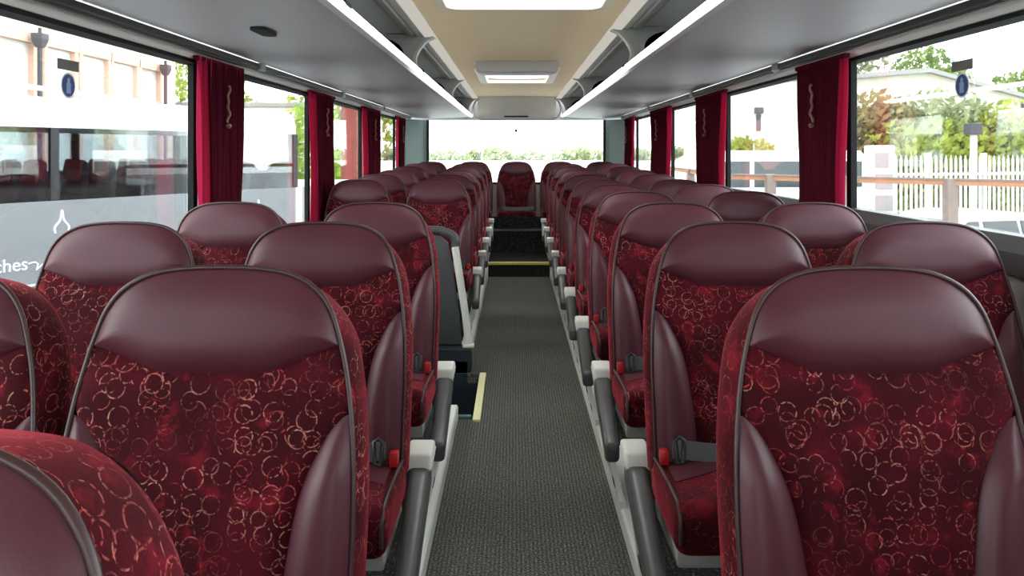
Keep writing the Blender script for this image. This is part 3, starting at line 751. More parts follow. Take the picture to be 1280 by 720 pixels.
def seat_proto(kind):
    """kind: 'arm' side -1/+1 carries the aisle fittings, 0 none; 'bench' has no legs"""
    t = thing('coach_seat', 'coach seat', 'seat', (0, 0, 0), 0, 'maroon coach seats')
    def part(key, name, mk, mat, parent=None, sm=50):
        if key not in SEATMESH:
            SEATMESH[key] = mk().build(name, mat, None, sm).data
            o = [o for o in COL.objects if o.data == SEATMESH[key]][0]
        else:
            o = bpy.data.objects.new(name, SEATMESH[key]); COL.objects.link(o)
        o.parent = parent or t; return o
    back = part('panel', 'backrest', make_panel, M['fabric'], sm=180)
    part('gusset', 'side_gusset', make_gusset, M['fabric'], back, 180)
    part('piping', 'backrest_piping', make_piping, M['piping'], back, 180)
    part('pad', 'headrest_pad', make_headpad, M['leather'], sm=180)['label'] = 'plain maroon leather headrest panel'
    for sg in (-1, 1): part('bol%d' % sg, 'side_bolster', lambda: make_bolster(sg), M['leather'], sm=180)
    part('shell', 'back_shell', make_shell, M['shell'], sm=180)
    cu = part('cushion', 'seat_cushion', make_cushion, M['fabric'], sm=180)
    for sg in (-1, 1):
        part('patch%d' % sg, 'leather_corner', lambda: make_patch(sg), M['leather'], cu, 180)
        part('cp%d' % sg, 'cushion_piping', lambda: make_cushion_piping(sg), M['piping'], cu, 180)
    a = kind if kind else 1
    if kind == 'bench': a = -1
    be = part('belt%d' % a, 'seat_belt', lambda: make_belt(a), M['belt'])
    part('buckle%d' % a, 'buckle', lambda: make_buckle(a), M['red_button'], be)['label'] = 'red belt buckle'
    part('tongue%d' % a, 'belt_tongue', lambda: make_tongue(a), M['belt_dark'], be)
    if kind != 'bench':
        part('frame', 'seat_frame', make_frame, M['leg'])
        part('leg', 'leg', lambda: make_leg(0.0), M['leg'])
    if kind in (-1, 1):
        ar = part('arm%d' % kind, 'armrest', lambda: make_armrest(kind), M['arm_dark'])
        part('cap%d' % kind, 'armrest_cap', lambda: make_armcap(kind), M['arm_cap'], ar)['label'] = 'light grey armrest cap'
        sp = part('plate%d' % kind, 'side_bracket', lambda: make_sideplate(kind), M['arm_cap'], sm=40)
        for q in range(3): part('slot%d%d' % (kind, q), 'bracket_slot', lambda: make_slot(kind, q), M['rubber'], sp)
    return t
protos = {}
def place_seat(kind, x, y, z, label, rz=0., tilt=0.):
    if kind not in protos: o = protos[kind] = seat_proto(kind)
    else: o = copy_tree(protos[kind])
    o.location = (x, y, z); o.rotation_euler = (tilt, 0, rz); o['label'] = label; return o
D = [.53] + [1.20 + .76 * k for k in range(10)]
EXTRA = {7: .004, 8: .004, 9: .006, 10: .004}
rs = random.Random(3)
RX, RWX, LX, LWX = .537, 1.006, -.475, -.965
SH = {0: (.0, .055), 1: (-.012, .036), 2: (0, .006)}   # small lateral settings of the front rows (right, left)
for i, d in enumerate(D):
    n = ORD[i + 1]
    z = zplat(d)
    j = lambda a=.006: rs.uniform(-a, a)
    sr, sl = SH.get(i, (0, 0))
    place_seat(-1, RX + sr, d + j() - (.065 if i == 0 else 0), z, 'maroon ring-patterned aisle seat, %s row from the front, side away from the stairwell' % n, 0, j(.012) * (i > 1))
    if i > 0: place_seat(0, RWX + j(.003), d + j(), z, 'maroon window seat, %s row from the front, beside windows away from the stairwell' % n, 0, j(.012))
lrow = 0
for i, d in enumerate(D):
    if i in (4, 5): continue
    lrow += 1; n = ORD[lrow]; z = zplat(d); j = lambda a=.006: rs.uniform(-a, a)
    dd = .485 if i == 0 else d
    sr, sl = SH.get(i, (0, 0))
    rel = 'ahead of the stairwell' if i < 4 else 'behind the stairwell'
    k = lrow if i < 4 else lrow - 4
    place_seat(1, LX + sl, dd + j(), z, 'maroon ring-patterned aisle seat, %s row %s' % (ORD[k], rel), 0, j(.012) * (i > 1))
    if i > 0: place_seat(0, LWX + sl + (.03 if i == 1 else 0) + j(.003), dd + j(), z, 'maroon window seat beside the parked coach side, %s row %s' % (ORD[k], rel), 0, j(.012))
for x, lab in ((.022, 'maroon middle seat of the rear bench facing straight down the aisle'), (.503, 'maroon rear bench seat just right of its middle seat'), (.975, 'maroon rear bench seat in the corner away from the stairwell side'), (-.459, 'maroon rear bench seat just left of its middle seat'), (-.935, 'maroon rear bench seat in the corner on the stairwell side')):
    place_seat('bench', x, 8.95, zplat(8.95) - .006, lab)

# ------------------------------------------------------------------ partition behind the stairwell, grab pole
t = thing('partition_panel', 'charcoal partition panel with curved top rail behind the stairwell', 'partition', (-.7, 4.34, .125))
mb = MB(); poly = [(XL + .01, .13), (-.285, .13), (-.30, .30), (-.335, .55), (-.36, .68), (-.40, .715), (-.46, .725), (XL + .01, .725)]
mb.prism(poly, 'y', 4.315, 4.35, .006); o = mb.build('panel_board', M['panel_dark'], t, 40); o.location = -t.location
mb = MB(); pts = catmull([(XL + .03, 4.33, .745), (-.50, 4.33, .748), (-.38, 4.33, .738), (-.325, 4.33, .705), (-.318, 4.33, .655)], 8)
mb.tube(pts, .024, 10); o = mb.build('top_rail', M['arm_dark'], t, 60); o.location = -t.location
mb = MB(); mb.prism([(-.54, .18), (-.47, .18), (-.45, .40), (-.455, .62), (-.54, .62)], 'y', 4.300, 4.316, .004); o = mb.build('panel_rib', M['bracket_edge'], t, 40); o.location = -t.location
mb = MB(); mb.box((-.525, 4.292, .16), (-.485, 4.302, .34), .004); o = mb.build('literature_pocket', M['rubber'], t); o.location = -t.location
mb = MB(); mb.tube([(-.243, 4.28, .128), (-.262, 4.285, .30), (-.318, 4.29, .66)], .020, 12); mb.box((-.275, 4.25, .126), (-.215, 4.31, .145), .006)
tag(mb.build('grab_pole', M['pole'], None, 60), 'slanted white grab pole beside the charcoal partition', 'grab pole')
mb = MB(); mb.box((XR - .036, 2.18, .775), (XR - .024, 2.215, .80), .008, 3); tag(mb.build('wall_button', M['pole'], None, 60), 'small pale round-edged button on the grey side wall', 'button')

# ------------------------------------------------------------------ window stickers
def sticker(side, yd, zc, where):
    s = 1 if side == 'right' else -1; x = (XR if s > 0 else XL)
    x += .016 * s if s > 0 else -.021
    x = (XR + .018) if s > 0 else (XL - .022)
    f = -1 if s > 0 else 1
    t = thing('window_sticker', 'blue oval sticker with pale figure on the window glass %s' % where, 'sticker', (x, yd, zc), 0, 'blue window stickers')
    def disc(r, rz, xo, mat, name):
        mb = MB(); mb.prism([(r * math.cos(2 * PI * k / 32), rz * math.sin(2 * PI * k / 32)) for k in range(32)], 'x', min(0, f * xo), max(0, f * xo))
        return mb.build(name, mat, t)
    disc(.037, .037, .0008, M['sticker_white'], 'sticker_border'); disc(.032, .032, .0014, M['sticker_blue'], 'sticker_disc')
    mb = MB(); fig = [(-.012, -.022), (.012, -.022), (.010, -.004), (.013, .004), (.006, .010), (.007, .018), (0, .024), (-.007, .018), (-.006, .010), (-.013, .004), (-.010, -.004)]
    mb.prism(fig, 'x', min(f * .0012, f * .002), max(f * .0012, f * .002)); mb.build('sticker_figure', M['sticker_light'], t)
    mb = MB(); mb.box((min(0, f * .0012), yd - .055, zc + .043), (max(0, f * .0012), yd + .055, zc + .073)); mb.v = [(a + x, b, c) for a, b, c in mb.v]
    tag(mb.build('window_label', M['sticker_grey']), 'grey oblong label above the blue sticker %s' % where, 'sticker', 'grey window labels')
sticker('right', 1.305 / .5585, EYE + .0835 * 2.335, 'away from the stairwell')
sticker('left', 1.27 / .557, EYE + .083 * 2.28, 'facing the parked coach')

# ------------------------------------------------------------------ exterior
GZ = -1.3
M['asphalt'] = principled('pale_tarmac', (.42, .42, .41), .9, noise=(1.5, .12))
M['coach_white'] = principled('coach_white_paint', (.75, .77, .78), .3)
M['coach_grey'] = principled('coach_silver_paint', (.20, .215, .23), .35, noise=(.7, .05))
M['coach_grey_dark'] = principled('coach_skirt_grey', (.14, .15, .16), .4)
M['coach_dark'] = principled('coach_interior_dark', (.02, .021, .023), .6)
M['coach_seat'] = principled('coach_far_seat_grey', (.04, .04, .045), .7)
M['coach_red'] = principled('coach_red_headrest', (.26, .02, .03), .6)
M['decal'] = principled('white_decal', (.8, .82, .84), .4)
M['coach_glass'] = glass_material('coach_side_glass', (.75, .79, .82), .7)
M['brick'] = brick_material('buff_brick', (.74, .60, .42), (.80, .67, .49), (.78, .70, .58))
M['brick_red'] = brick_material('red_brick_dressing', (.60, .36, .27), (.66, .42, .33), (.66, .52, .42))
M['render'] = principled('cream_render', (.56, .55, .44), .85, noise=(.8, .05))
M['render_white'] = principled('white_render', (.80, .80, .77), .85)
M['pipe'] = principled('grey_downpipe', (.07, .065, .075), .6, spec=.3)
M['bark'] = principled('grey_bark', (.20, .16, .12), .9, noise=(8, .3))
M['leaf_green'] = leaf_material('green_leaf', (.11, .17, .05), (.26, .34, .10))
M['leaf_yellow'] = leaf_material('yellow_green_leaf', (.20, .25, .05), (.42, .46, .12))
M['leaf_brown'] = leaf_material('russet_leaf', (.20, .13, .08), (.34, .28, .13))
M['leaf_pale'] = leaf_material('pale_leaf', (.20, .23, .12), (.38, .41, .24))
M['fence_white'] = principled('white_galvanised', (.60, .60, .60), .5)
M['wood_rail'] = principled('orange_wood_rail', (.42, .20, .11), .6, noise=(3, .2))
M['wood_post'] = principled('brown_post', (.22, .17, .15), .6)
M['car_silver'] = principled('silver_car_paint', (.50, .51, .53), .25, metal=.3)
M['car_white'] = principled('white_car_paint', (.80, .80, .80), .25)
M['car_glass'] = principled('car_window', (.05, .065, .07), .08)
M['tyre'] = principled('tyre_rubber', (.02, .02, .02), .8)
M['roof_grey'] = principled('grey_roofing', (.30, .29, .28), .8)
M['window_pale'] = principled('pale_blinds_window', (.62, .62, .58), .3)
M['hedge_far'] = leaf_material('far_hedge_leaf', (.34, .38, .26), (.46, .50, .36))  # pale haze painted into the distant leaf colours

mb = MB(); mb.box((-80, -30, GZ - .2), (80, 120, GZ)); struct(mb, 'ground', M['asphalt'])

def leaves(mb, c, rad, n, size, rnd, shell=.45):
    for _ in range(n):
        while True:
            v = Vector((rnd.uniform(-1, 1), rnd.uniform(-1, 1), rnd.uniform(-1, 1)))
            if shell < v.length < 1: break
        p = Vector((c[0] + v.x * rad[0], c[1] + v.y * rad[1], c[2] + v.z * rad[2]))
        a = Vector((rnd.gauss(0, 1), rnd.gauss(0, 1), rnd.gauss(0, 1))).normalized(); b = a.orthogonal().normalized()
        s = size * rnd.uniform(.6, 1.3); q = b.cross(a)
        mb.add([p - b * s, p + q * s * .5, p + b * s, p - q * s * .5], [(0, 1, 2, 3)])
def tree(name, label, cat, x, y, h, crowns, leafmat, n, size, group, seed):
    rnd = random.Random(seed); t = thing(name, label, cat, (x, y, GZ), 0, group)
    mb = MB(); mb.tube([(0, 0, 0), (.05, 0, h * .45), (-.05, .05, h * .8)], [.05 * h / 3, .035 * h / 3, .012 * h / 3], 8)
    for k in range(5):
        a = rnd.uniform(0, 6.28); mb.tube([(0, 0, h * (.35 + .09 * k)), (math.cos(a) * h * .13, math.sin(a) * h * .13, h * (.52 + .08 * k)), (math.cos(a) * h * .22, math.sin(a) * h * .22, h * (.62 + .08 * k))], [.02 * h / 3, .012 * h / 3, .005], 6)
    mb.build('trunk', M['bark'], t, 60)
    mb = MB(); tot = sum(r[0] * r[2] for _, r in crowns)
    for c, r in crowns: leaves(mb, c, r, int(n * r[0] * r[2] / tot), size, rnd)
    mb.build('foliage', leafmat, t)

# ---- parked coach on the left
ang = math.atan2(.889, .458)
t = thing('parked_coach', 'white and silver parked coach with dark windows seen through the window', 'coach', (-4.95, 7.7, GZ), ang)
Z = lambda z: z - GZ
L0, L1, WD = -6.0, 4.06, 2.45
WB, WT, RT = .67, 1.42, 1.74
mb = MB()
mb.box((L0, 0, Z(-.15)), (L1, .04, Z(WB)), .004); mb.box((L0, WD - .04, Z(-.15)), (L1, WD, Z(.92)), .004)
mb.box((L1 - .04, .04, Z(-.15)), (L1, WD - .04, Z(WB))); mb.box((L0, .04, Z(-.15)), (L0 + .04, WD - .04, Z(WB)))
mb.build('body_side', M['coach_grey'], t)
mb = MB(); mb.box((L0, .0, Z(-1.0)), (L1, .03, Z(-.17)), .004); mb.box((L0, WD - .03, Z(-1.0)), (L1, WD, Z(-.17)), .004); mb.box((L0 + .04, .04, Z(-.9)), (L1 - .04, WD - .04, Z(-.2)))
mb.build('skirt', M['coach_grey_dark'], t)
mb = MB(); mb.box((L0, -.004, Z(-.17)), (L1, .02, Z(-.15))); mb.build('pale_stripe', M['decal'], t)
prof = [(0, Z(WT)), (.0, Z(WT + .10)), (.05, Z(RT - .06)), (.20, Z(RT)), (WD / 2, Z(RT + .05)), (WD - .20, Z(RT)), (WD - .05, Z(RT - .06)), (WD, Z(WT + .10)), (WD, Z(WT)), (WD - .06, Z(WT + .02)), (WD - .2, Z(RT - .10)), (.2, Z(RT - .10)), (.06, Z(WT + .02))]
mb = MB(); mb.prism(prof, 'x', L0, L1); mb.build('roof', M['coach_white'], t, 30)
mb = MB(); mb.box((L0 + .05, .05, Z(-.1)), (L1 - .05, WD - .05, Z(-.05))); mb.box((L0 + .06, .9, Z(-.05)), (L1 - .4, 1.5, Z(.25)), .02); mb.build('interior_floor', M['coach_dark'], t)
cols = [L1, 2.4, .55, -1.3, -3.1, -4.6, L0]
for k in range(len(cols) - 1):
    mb = MB(); mb.box((cols[k + 1] + .04, .008, Z(WB)), (cols[k] - .04, .014, Z(WT))); mb.box((cols[k + 1] + .04, WD - .014, Z(.92)), (cols[k] - .04, WD - .008, Z(WT))); mb.build('side_window', M['coach_glass'], t)
for c in cols:
    mb = MB(); mb.box((c - .045, 0, Z(WB)), (c + .045, .05, Z(WT)), .004); mb.box((c - .045, WD - .05, Z(WB)), (c + .045, WD, Z(WT)), .004); mb.build('window_pillar', M['coach_dark'], t)
mb = MB(); mb.box((L1 - .03, .05, Z(WB)), (L1 - .02, WD - .05, Z(WT))); mb.build('end_window', M['coach_glass'], t)
for k in range(11):
    xx = 3.3 - .80 * k
    for yy in (.35, .82, 1.6, 2.1):
        mb = MB(); mb.hull([(xx + .30, yy - .22, Z(.05)), (xx + .30, yy + .2, Z(.05)), (xx + .42, yy + .2, Z(.05)), (xx + .42, yy - .22, Z(.05))], [(xx + .42, yy - .16, Z(1.06)), (xx + .42, yy + .14, Z(1.06)), (xx + .5, yy + .14, Z(1.06)), (xx + .5, yy - .16, Z(1.06))], .05, 3)
        s_ = mb.build('passenger_seat', M['coach_seat'], t, 60)
        mb = MB(); mb.hull([(xx + .365, yy - .15, Z(.84)), (xx + .365, yy + .13, Z(.84)), (xx + .41, yy + .13, Z(.84)), (xx + .41, yy - .15, Z(.84))], [(xx + .395, yy - .12, Z(1.08)), (xx + .395, yy + .10, Z(1.08)), (xx + .48, yy + .10, Z(1.08)), (xx + .48, yy - .12, Z(1.08))], .03, 3)
        mb.build('headrest_cover', M['coach_red'], s_, 60)
for xx in (2.6, -4.8):
    mb = MB(); mb.cyl((xx, -.01, Z(GZ + .48)), (xx, .28, Z(GZ + .48)), .48, 28); mb.cyl((xx, WD - .28, Z(GZ + .48)), (xx, WD + .01, Z(GZ + .48)), .48, 28); mb.build('wheel', M['tyre'], t, 40)
# lettering
cu = bpy.data.curves.new('txt', 'FONT'); cu.body = 'ches'; cu.size = .185; cu.extrude = .002; cu.align_x = 'RIGHT'
to = bpy.data.objects.new('txt', cu); COL.objects.link(to); bpy.context.view_layer.update()
me = bpy.data.meshes.new_from_object(to); COL.objects.unlink(to); bpy.data.objects.remove(to)
lt = bpy.data.objects.new('lettering', me); COL.objects.link(lt); lt.parent = t; me.materials.append(M['decal'])
lt.location = (.27, -.003, Z(.005)); lt.rotation_euler = (PI / 2, 0, 0)
mb = MB(); mb.tube([(.27, -.004, Z(.06)), (.34, -.004, Z(.07)), (.37, -.004, Z(.045)), (.35, -.004, Z(-.01)), (.44, -.004, Z(.055)), (.58, -.004, Z(.12))], .008, 4)
mb.build('emblem_stroke', M['decal'], t)
for (x0, zz) in ((.62, .40), (3.35, .36)):
    mb = MB(); pts = [(x0 - .07, zz - .06), (x0 - .075, zz), (x0 - .02, zz + .07), (x0, zz + .17), (x0 + .02, zz + .07), (x0 + .075, zz), (x0 + .06, zz - .06)]
    mb.tube([(a, -.004, Z(b)) for a, b in catmull(pts, 4)], .011, 4); mb.build('flame_emblem', M['decal'], t)

# ---- brick building far left
t = thing('brick_building', 'pale brick building with tall windows behind the parked coach', 'building', (-10.3, 17, GZ))
mb = MB(); XF = 0.0
wins = [(k, 6.10 + 1.5 * (k - 4), 6.10 + 1.5 * (k - 4) + 1.15) for k in range(-8, 5)]
wins = []
for (pa, pb) in ((700, 603), (585, 551), (541, 509), (502, 473), (467, 444)):
    wins.append((10300 / pa - 17, 10300 / pb - 17))
wins = [(-12, -10.6), (-9.5, -8.1), (-7.4, -6.0), (-4.8, -3.2)] + wins
HB, HT = 2.6 - GZ - 1.2, 3.52 - GZ
edges = [-16.]
for a, b in wins: edges += [a, b]
edges.append(7.3)
mb.box((-8, -16, 0), (0, 7.3, 1.7)); mb.box((-8, -16, HT), (0, 7.3, 9))
for k in range(0, len(edges), 2): mb.box((-8, edges[k] + (.06 if k else 0), 1.7), (0, edges[k + 1] - (.06 if k + 2 < len(edges) else 0), HT))
mb.box((-8, -16, 1.7), (-.5, 7.3, HT))
mb.build('walls', M['brick'], t)
for a, b in wins:
    mb = MB(); mb.box((-.3, a - .16, HT - .02), (.05, b + .16, HT + .20)); mb.box((-.3, a - .13, 1.7), (.04, a, HT)); mb.box((-.3, b, 1.7), (.04, b + .13, HT))
    f_ = mb.build('window_surround', M['brick_red'], t)
    mb = MB(); mb.box((-.11, a - .02, 1.71), (-.08, b + .02, HT - .025)); mb.build('window', M['window_pale'], f_)
for py, lab in ((10.05 / .593, 'grey rainwater downpipe with square hopper nearest on the brick building'), (10.05 / .436, 'grey rainwater downpipe with square hopper at the brick building corner')):
    q = thing('downpipe', lab, 'downpipe', (-10.05, py, GZ), 0, 'rainwater downpipes')
    mb = MB(); mb.cyl((0, 0, 0), (0, 0, 4.72), .05, 12); mb.build('pipe', M['pipe'], q, 60)
    mb = MB(); mb.hull([(-.07, -.07, 4.68), (.07, -.07, 4.68), (.07, .07, 4.68), (-.07, .07, 4.68)], [(-.12, -.13, 4.85), (.12, -.13, 4.85), (.12, .13, 4.85), (-.12, .13, 4.85)], .01); mb.box((-.12, -.13, 4.85), (.12, .13, 4.98), .01); mb.cyl((0, 0, 4.98), (0, 0, 5.1), .04, 10); mb.build('hopper', M['pipe'], q)
tree('tree', 'yellow green tree just beyond the brick building corner', 'tree', -12.6, 32, 6.0, [((0, 0, 4.4), (2.1, 2.1, 1.9)), ((1.2, .5, 3.6), (1.4, 1.4, 1.2))], M['leaf_yellow'], 2200, .16, 'trees outside', 5)
tree('tree', 'olive green tree above the white hut, second curtain gap', 'tree', -7.2, 33, 5.6, [((0, 0, 4.2), (2.3, 1.8, 1.5)), ((2.2, .3, 4.0), (1.5, 1.4, 1.5))], M['leaf_yellow'], 2200, .15, 'trees outside', 6)
t = thing('white_hut', 'white flat-roofed hut behind the end of the parked coach', 'hut', (-8.8, 27, GZ))
mb = MB(); mb.box((-2.8, -1.5, 0), (2.2, 1.5, 3.9), .02); mb.build('walls', M['render_white'], t)
mb = MB(); mb.box((-2.9, -1.6, 3.9), (2.3, 1.6, 4.05), .02); mb.build('roof', M['roof_grey'], t)
mb = MB(); mb.box((.6, -1.53, 1.2), (1.5, -1.5, 2.3)); mb.build('window', M['window_pale'], t)
# left, third and fourth windows
t = thing('brick_pier', 'dark red brick pier seen through the narrow rear window gaps', 'brick pier', (-4.25, 21.5, GZ))
mb = MB(); mb.box((-.35, -.3, 0), (.35, .3, 3.7), .01); mb.build('shaft', principled('dark_red_brick', (.22, .06, .05), .9, noise=(6, .2)), t)
mb = MB(); mb.box((-.42, -.37, 3.7), (.42, .37, 3.85), .02); mb.build('capstone', M['roof_grey'], t)
tree('bush', 'bright green rounded bush beside the dark brick pier', 'bush', -6.1, 24, 4.0, [((0, 0, 2.3), (1.25, 1.1, 1.7))], leaf_material('bright_green_leaf', (.22, .36, .06), (.40, .52, .12)), 1600, .14, 'bushes outside', 8)
t = thing('white_gate', 'white boarded gate beyond the rear end of the parked coach', 'gate', (-4.1, 18, GZ))
mb = MB(); mb.box((-1.2, -.03, .15), (1.2, .03, 1.85), .01); mb.build('gate_board', M['fence_white'], t)
for xx in (-1.25, 1.25):
    mb = MB(); mb.box((xx - .07, -.07, 0), (xx + .07, .07, 2.05), .01); mb.build('gate_post', M['fence_white'], t)
for k in range(6):
    mb = MB(); mb.box((-1.02 + .37 * k, -.045, .9), (-.84 + .37 * k, -.028, 1.7)); mb.build('gate_panel', M['roof_grey'], t)
# ---- right hand side
t = thing('gabled_building', 'pale cream gabled building behind the bushes', 'building', (13.2, 26, GZ))
mb = MB(); mb.prism([(-3.5, 0), (3.55, 0), (3.55, 4.15), (.2, 5.05), (-3.5, 4.75)], 'y', 0, 3.2); mb.build('walls', M['render'], t)
mb = MB(); mb.prism([(-3.7, 4.72), (.2, 5.05), (3.75, 4.10), (3.75, 4.22), (.2, 5.19), (-3.7, 4.86)], 'y', -.2, 3.4); mb.build('roof', M['roof_grey'], t)
mb = MB(); mb.cyl((3.3, -.06, 0), (3.3, -.06, 4.1), .05, 10); mb.build('gutter_pipe', M['pipe'], t)
for k, (x, y, h, cr, mt, n, sz, lab) in enumerate((
    (13.2, 32, 8.2, [((0, 0, 6.1), (1.7, 1.4, .95)), ((-1.3, 0, 5.6), (.9, 1, .5)), ((1.1, .2, 6.7), (.9, .9, .55))], M['leaf_pale'], 1500, .13, 'tall pale leafy tree rising behind the gabled building roof peak'),
    (16.6, 32.5, 7.8, [((0, 0, 5.7), (1.3, 1.2, 1.1)), ((1.3, .2, 5.3), (.9, .9, .7))], M['leaf_green'], 1400, .13, 'darker green tree behind the gabled building near the sticker'),
    (19.3, 30.5, 6.2, [((0, 0, 4.8), (1.2, 1.1, .8))], M['leaf_green'], 700, .13, 'low dark tree at the far end of the gabled roof'))):
    tree('tree', lab, 'tree', x, y, h, cr, mt, n, sz, 'trees outside', 20 + k)
for k, (x, y, rx, rz, mt, n, lab) in enumerate((
    (9.1, 20.4, 1.3, 1.75, M['leaf_brown'], 2200, 'russet bush at the near end of the palisade fence'),
    (11.0, 20.6, 1.5, 1.8, M['leaf_pale'], 2000, 'pale russet bush behind the middle of the palisade fence'),
    (10.2, 19.7, 1.7, 1.35, M['leaf_yellow'], 2000, 'low yellow green bush pressed against the palisade fence'),
    (12.8, 20.5, 1.35, 1.6, M['leaf_yellow'], 1800, 'bright yellow green bush at the far end of the palisade fence'),
    (13.8, 21.5, 1.1, 1.1, M['leaf_green'], 1300, 'dark green bush beside the gabled building gutter pipe'))):
    h = 1.3 + rz
    tree('bush', lab, 'bush', x, y, h + .4, [((0, 0, h - .3), (rx * 1.1, rx * .7, rz * .75)), ((.5, .2, h - .8), (rx * .95, rx * .6, rz * .85)), ((-.6, -.2, h - .9), (rx * .9, rx * .6, rz * .8))], mt, int(n * 1.7), .12, 'bushes outside', 40 + k)
t = thing('palisade_fence', 'white pointed palisade fence behind the parked cars', 'fence', (7.8, 17.3, GZ), math.atan2(1.1, 3.8))
for k in range(33):
    xx = k * .135; mb = MB()
    mb.prism([(xx - .032, .1), (xx + .032, .1), (xx + .032, 2.28), (xx, 2.40), (xx - .032, 2.28)], 'y', -.008, .008); mb.build('pale', M['fence_white'], t)
mb = MB(); mb.box((-.1, .01, .45), (4.5, .05, .51)); mb.box((-.1, .01, 1.95), (4.5, .05, 2.01)); mb.build('fence_rail', M['fence_white'], t)
for xx in (-.1, 1.45, 3.0, 4.5):
    mb = MB(); mb.box((xx - .05, .01, 0), (xx + .05, .11, 2.45)); mb.build('fence_post', M['fence_white'], t)
t = thing('meter_cabinet', 'white slatted cabinet standing at the near end of the palisade fence', 'cabinet', (7.25, 15.9, GZ))
mb = MB(); mb.box((-.22, -.2, 0), (.22, .2, 2.6), .02); mb.build('body', M['fence_white'], t)
for k in range(4):
    mb = MB(); mb.box((-.17, -.215, .9 + .42 * k), (.17, -.2, 1.2 + .42 * k)); mb.build('panel', M['roof_grey'], t)
t = thing('fence_light', 'small dark lamp head on a white post above the palisade fence', 'lamp', (10.1, 17.6, GZ))
mb = MB(); mb.cyl((0, 0, 0), (0, 0, 2.95), .07, 10); mb.build('post', M['fence_white'], t); mb = MB(); mb.box((-.16, -.14, 2.85), (.12, .12, 3.1), .02); mb.build('lamp_head', M['pipe'], t)
# wooden rail barrier
A, B, C_ = Vector((4.85, 7.45, .875)), Vector((2.50, 9.75, .885)), Vector((2.62, 13.5, .885))
t = thing('barrier_rail', 'orange wooden rail barrier on brown posts outside the windows', 'barrier', (A.x, A.y, GZ))
E0 = A + (A - B) * .9
for p, q in ((E0, B), (B, C_)):
    dr = (q - p).normalized(); L = (q - p).length; rot = Matrix.Translation(p - Vector((A.x, A.y, GZ))) @ Matrix.Rotation(math.atan2(dr.y, dr.x), 4, 'Z')
    bm = bmesh.new(); bmesh.ops.create_cube(bm, size=1)
    for v in bm.verts: v.co = Vector(((v.co.x + .5) * L, v.co.y * .05, v.co.z * .05))
    mb = MB(); mb.bm(bm, 0, rot); mb.build('rail', M['wood_rail'], t)
    bm = bmesh.new(); bmesh.ops.create_cube(bm, size=1)
    for v in bm.verts: v.co = Vector(((v.co.x + .5) * L, v.co.y * .07, .033 + v.co.z * .018))
    mb = MB(); mb.bm(bm, 0, rot); mb.build('rail_cap', M['wood_post'], t)
for p in (A + (B - A) * .22, A + (B - A) * .545, A + (B - A) * .80, B, B + (C_ - B) * .5, C_, A - (B - A) * .3):
    q = p - Vector((A.x, A.y, GZ)); mb = MB(); mb.box((q.x - .055, q.y - .055, 0), (q.x + .055, q.y + .055, q.z + .03), .008); mb.build('post', M['wood_post'], t)
def car(name, label, x, y, rz, paint, L=4.2, W=1.7, H=1.45):
    t = thing(name, label, 'car', (x, y, GZ), rz)
    low = [(-L / 2, .25), (L / 2, .25), (L / 2, .62), (L / 2 - .15, .78), (L * .22, .92), (-L * .40, .95), (-L / 2 + .05, .85)]
    cab = [(L * .24, .90), (L * .08, H - .05), (0, H), (-L * .22, H - .01), (-L * .30, H - .08), (-L * .43, .92)]
    mb = MB(); mb.prism(low, 'y', -W / 2, W / 2, .06); mb.build('body', paint, t, 40)
    mb = MB(); bm = bmesh.new()
    a = [bm.verts.new((p, -W / 2 * (.93 if z < 1 else .76), z)) for p, z in cab]; b = [bm.verts.new((p, W / 2 * (.93 if z < 1 else .76), z)) for p, z in cab]
    bm.faces.new(a[::-1]); bm.faces.new(b); n = len(cab)
    for i in range(n): bm.faces.new((a[i], a[(i + 1) % n], b[(i + 1) % n], b[i]))
    bmesh.ops.recalc_face_normals(bm, faces=bm.faces); bmesh.ops.bevel(bm, geom=bm.edges[:], offset=.04, segments=3, profile=.6, affect='EDGES'); mb.bm(bm); mb.build('cabin', paint, t, 40)
    for sg in (-1, 1):
        for (p0, p1, q0, q1) in ((L * .17, L * .01, L * .05, L * .00), (-.03 * L, -.19 * L, -.02 * L, -.19 * L), (-.21 * L, -.36 * L, -.21 * L, -.28 * L)):
            yb, yt = W / 2 * .925 + .012, W / 2 * .80 + .012
            mb = MB(); mb.hull([(p1, sg * (yb - .03), .98), (p0, sg * (yb - .03), .98), (p0, sg * yb, .98), (p1, sg * yb, .98)], [(q1, sg * (yt - .03), H - .14), (q0, sg * (yt - .03), H - .14), (q0, sg * yt, H - .14), (q1, sg * yt, H - .14)]); mb.build('side_window', M['car_glass'], t)
    mb = MB(); mb.hull([(L * .225, -W * .42, .95), (L * .225, W * .42, .95), (L * .19, W * .42, .95), (L * .19, -W * .42, .95)], [(L * .105, -W * .35, H - .12), (L * .105, W * .35, H - .12), (L * .07, W * .35, H - .12), (L * .07, -W * .35, H - .12)]); mb.build('windscreen', M['car_glass'], t)
    for xx in (-L * .31, L * .31):
        for sg in (-1, 1):
            mb = MB(); mb.cyl((xx, sg * W / 2 * .75, .31), (xx, sg * (W / 2 + .01), .31), .31, 22); mb.build('wheel', M['tyre'], t, 40)
car('parked_car', 'silver hatchback parked in front of the palisade fence', 7.55, 14.0, math.radians(196), M['car_silver'])
car('parked_car', 'white car parked beside the silver hatchback', 8.6, 10.9, math.radians(200), M['car_white'], 4.3, 1.75, 1.75)
car('parked_car', 'small white car below the rail beside the white van', 4.35, 11.0, math.radians(190), M['car_white'], 3.2, 1.5, 1.45)
t = thing('parked_van', 'white van with dark side windows beyond the wooden rail', 'van', (5.0, 17.2, GZ), math.radians(8))
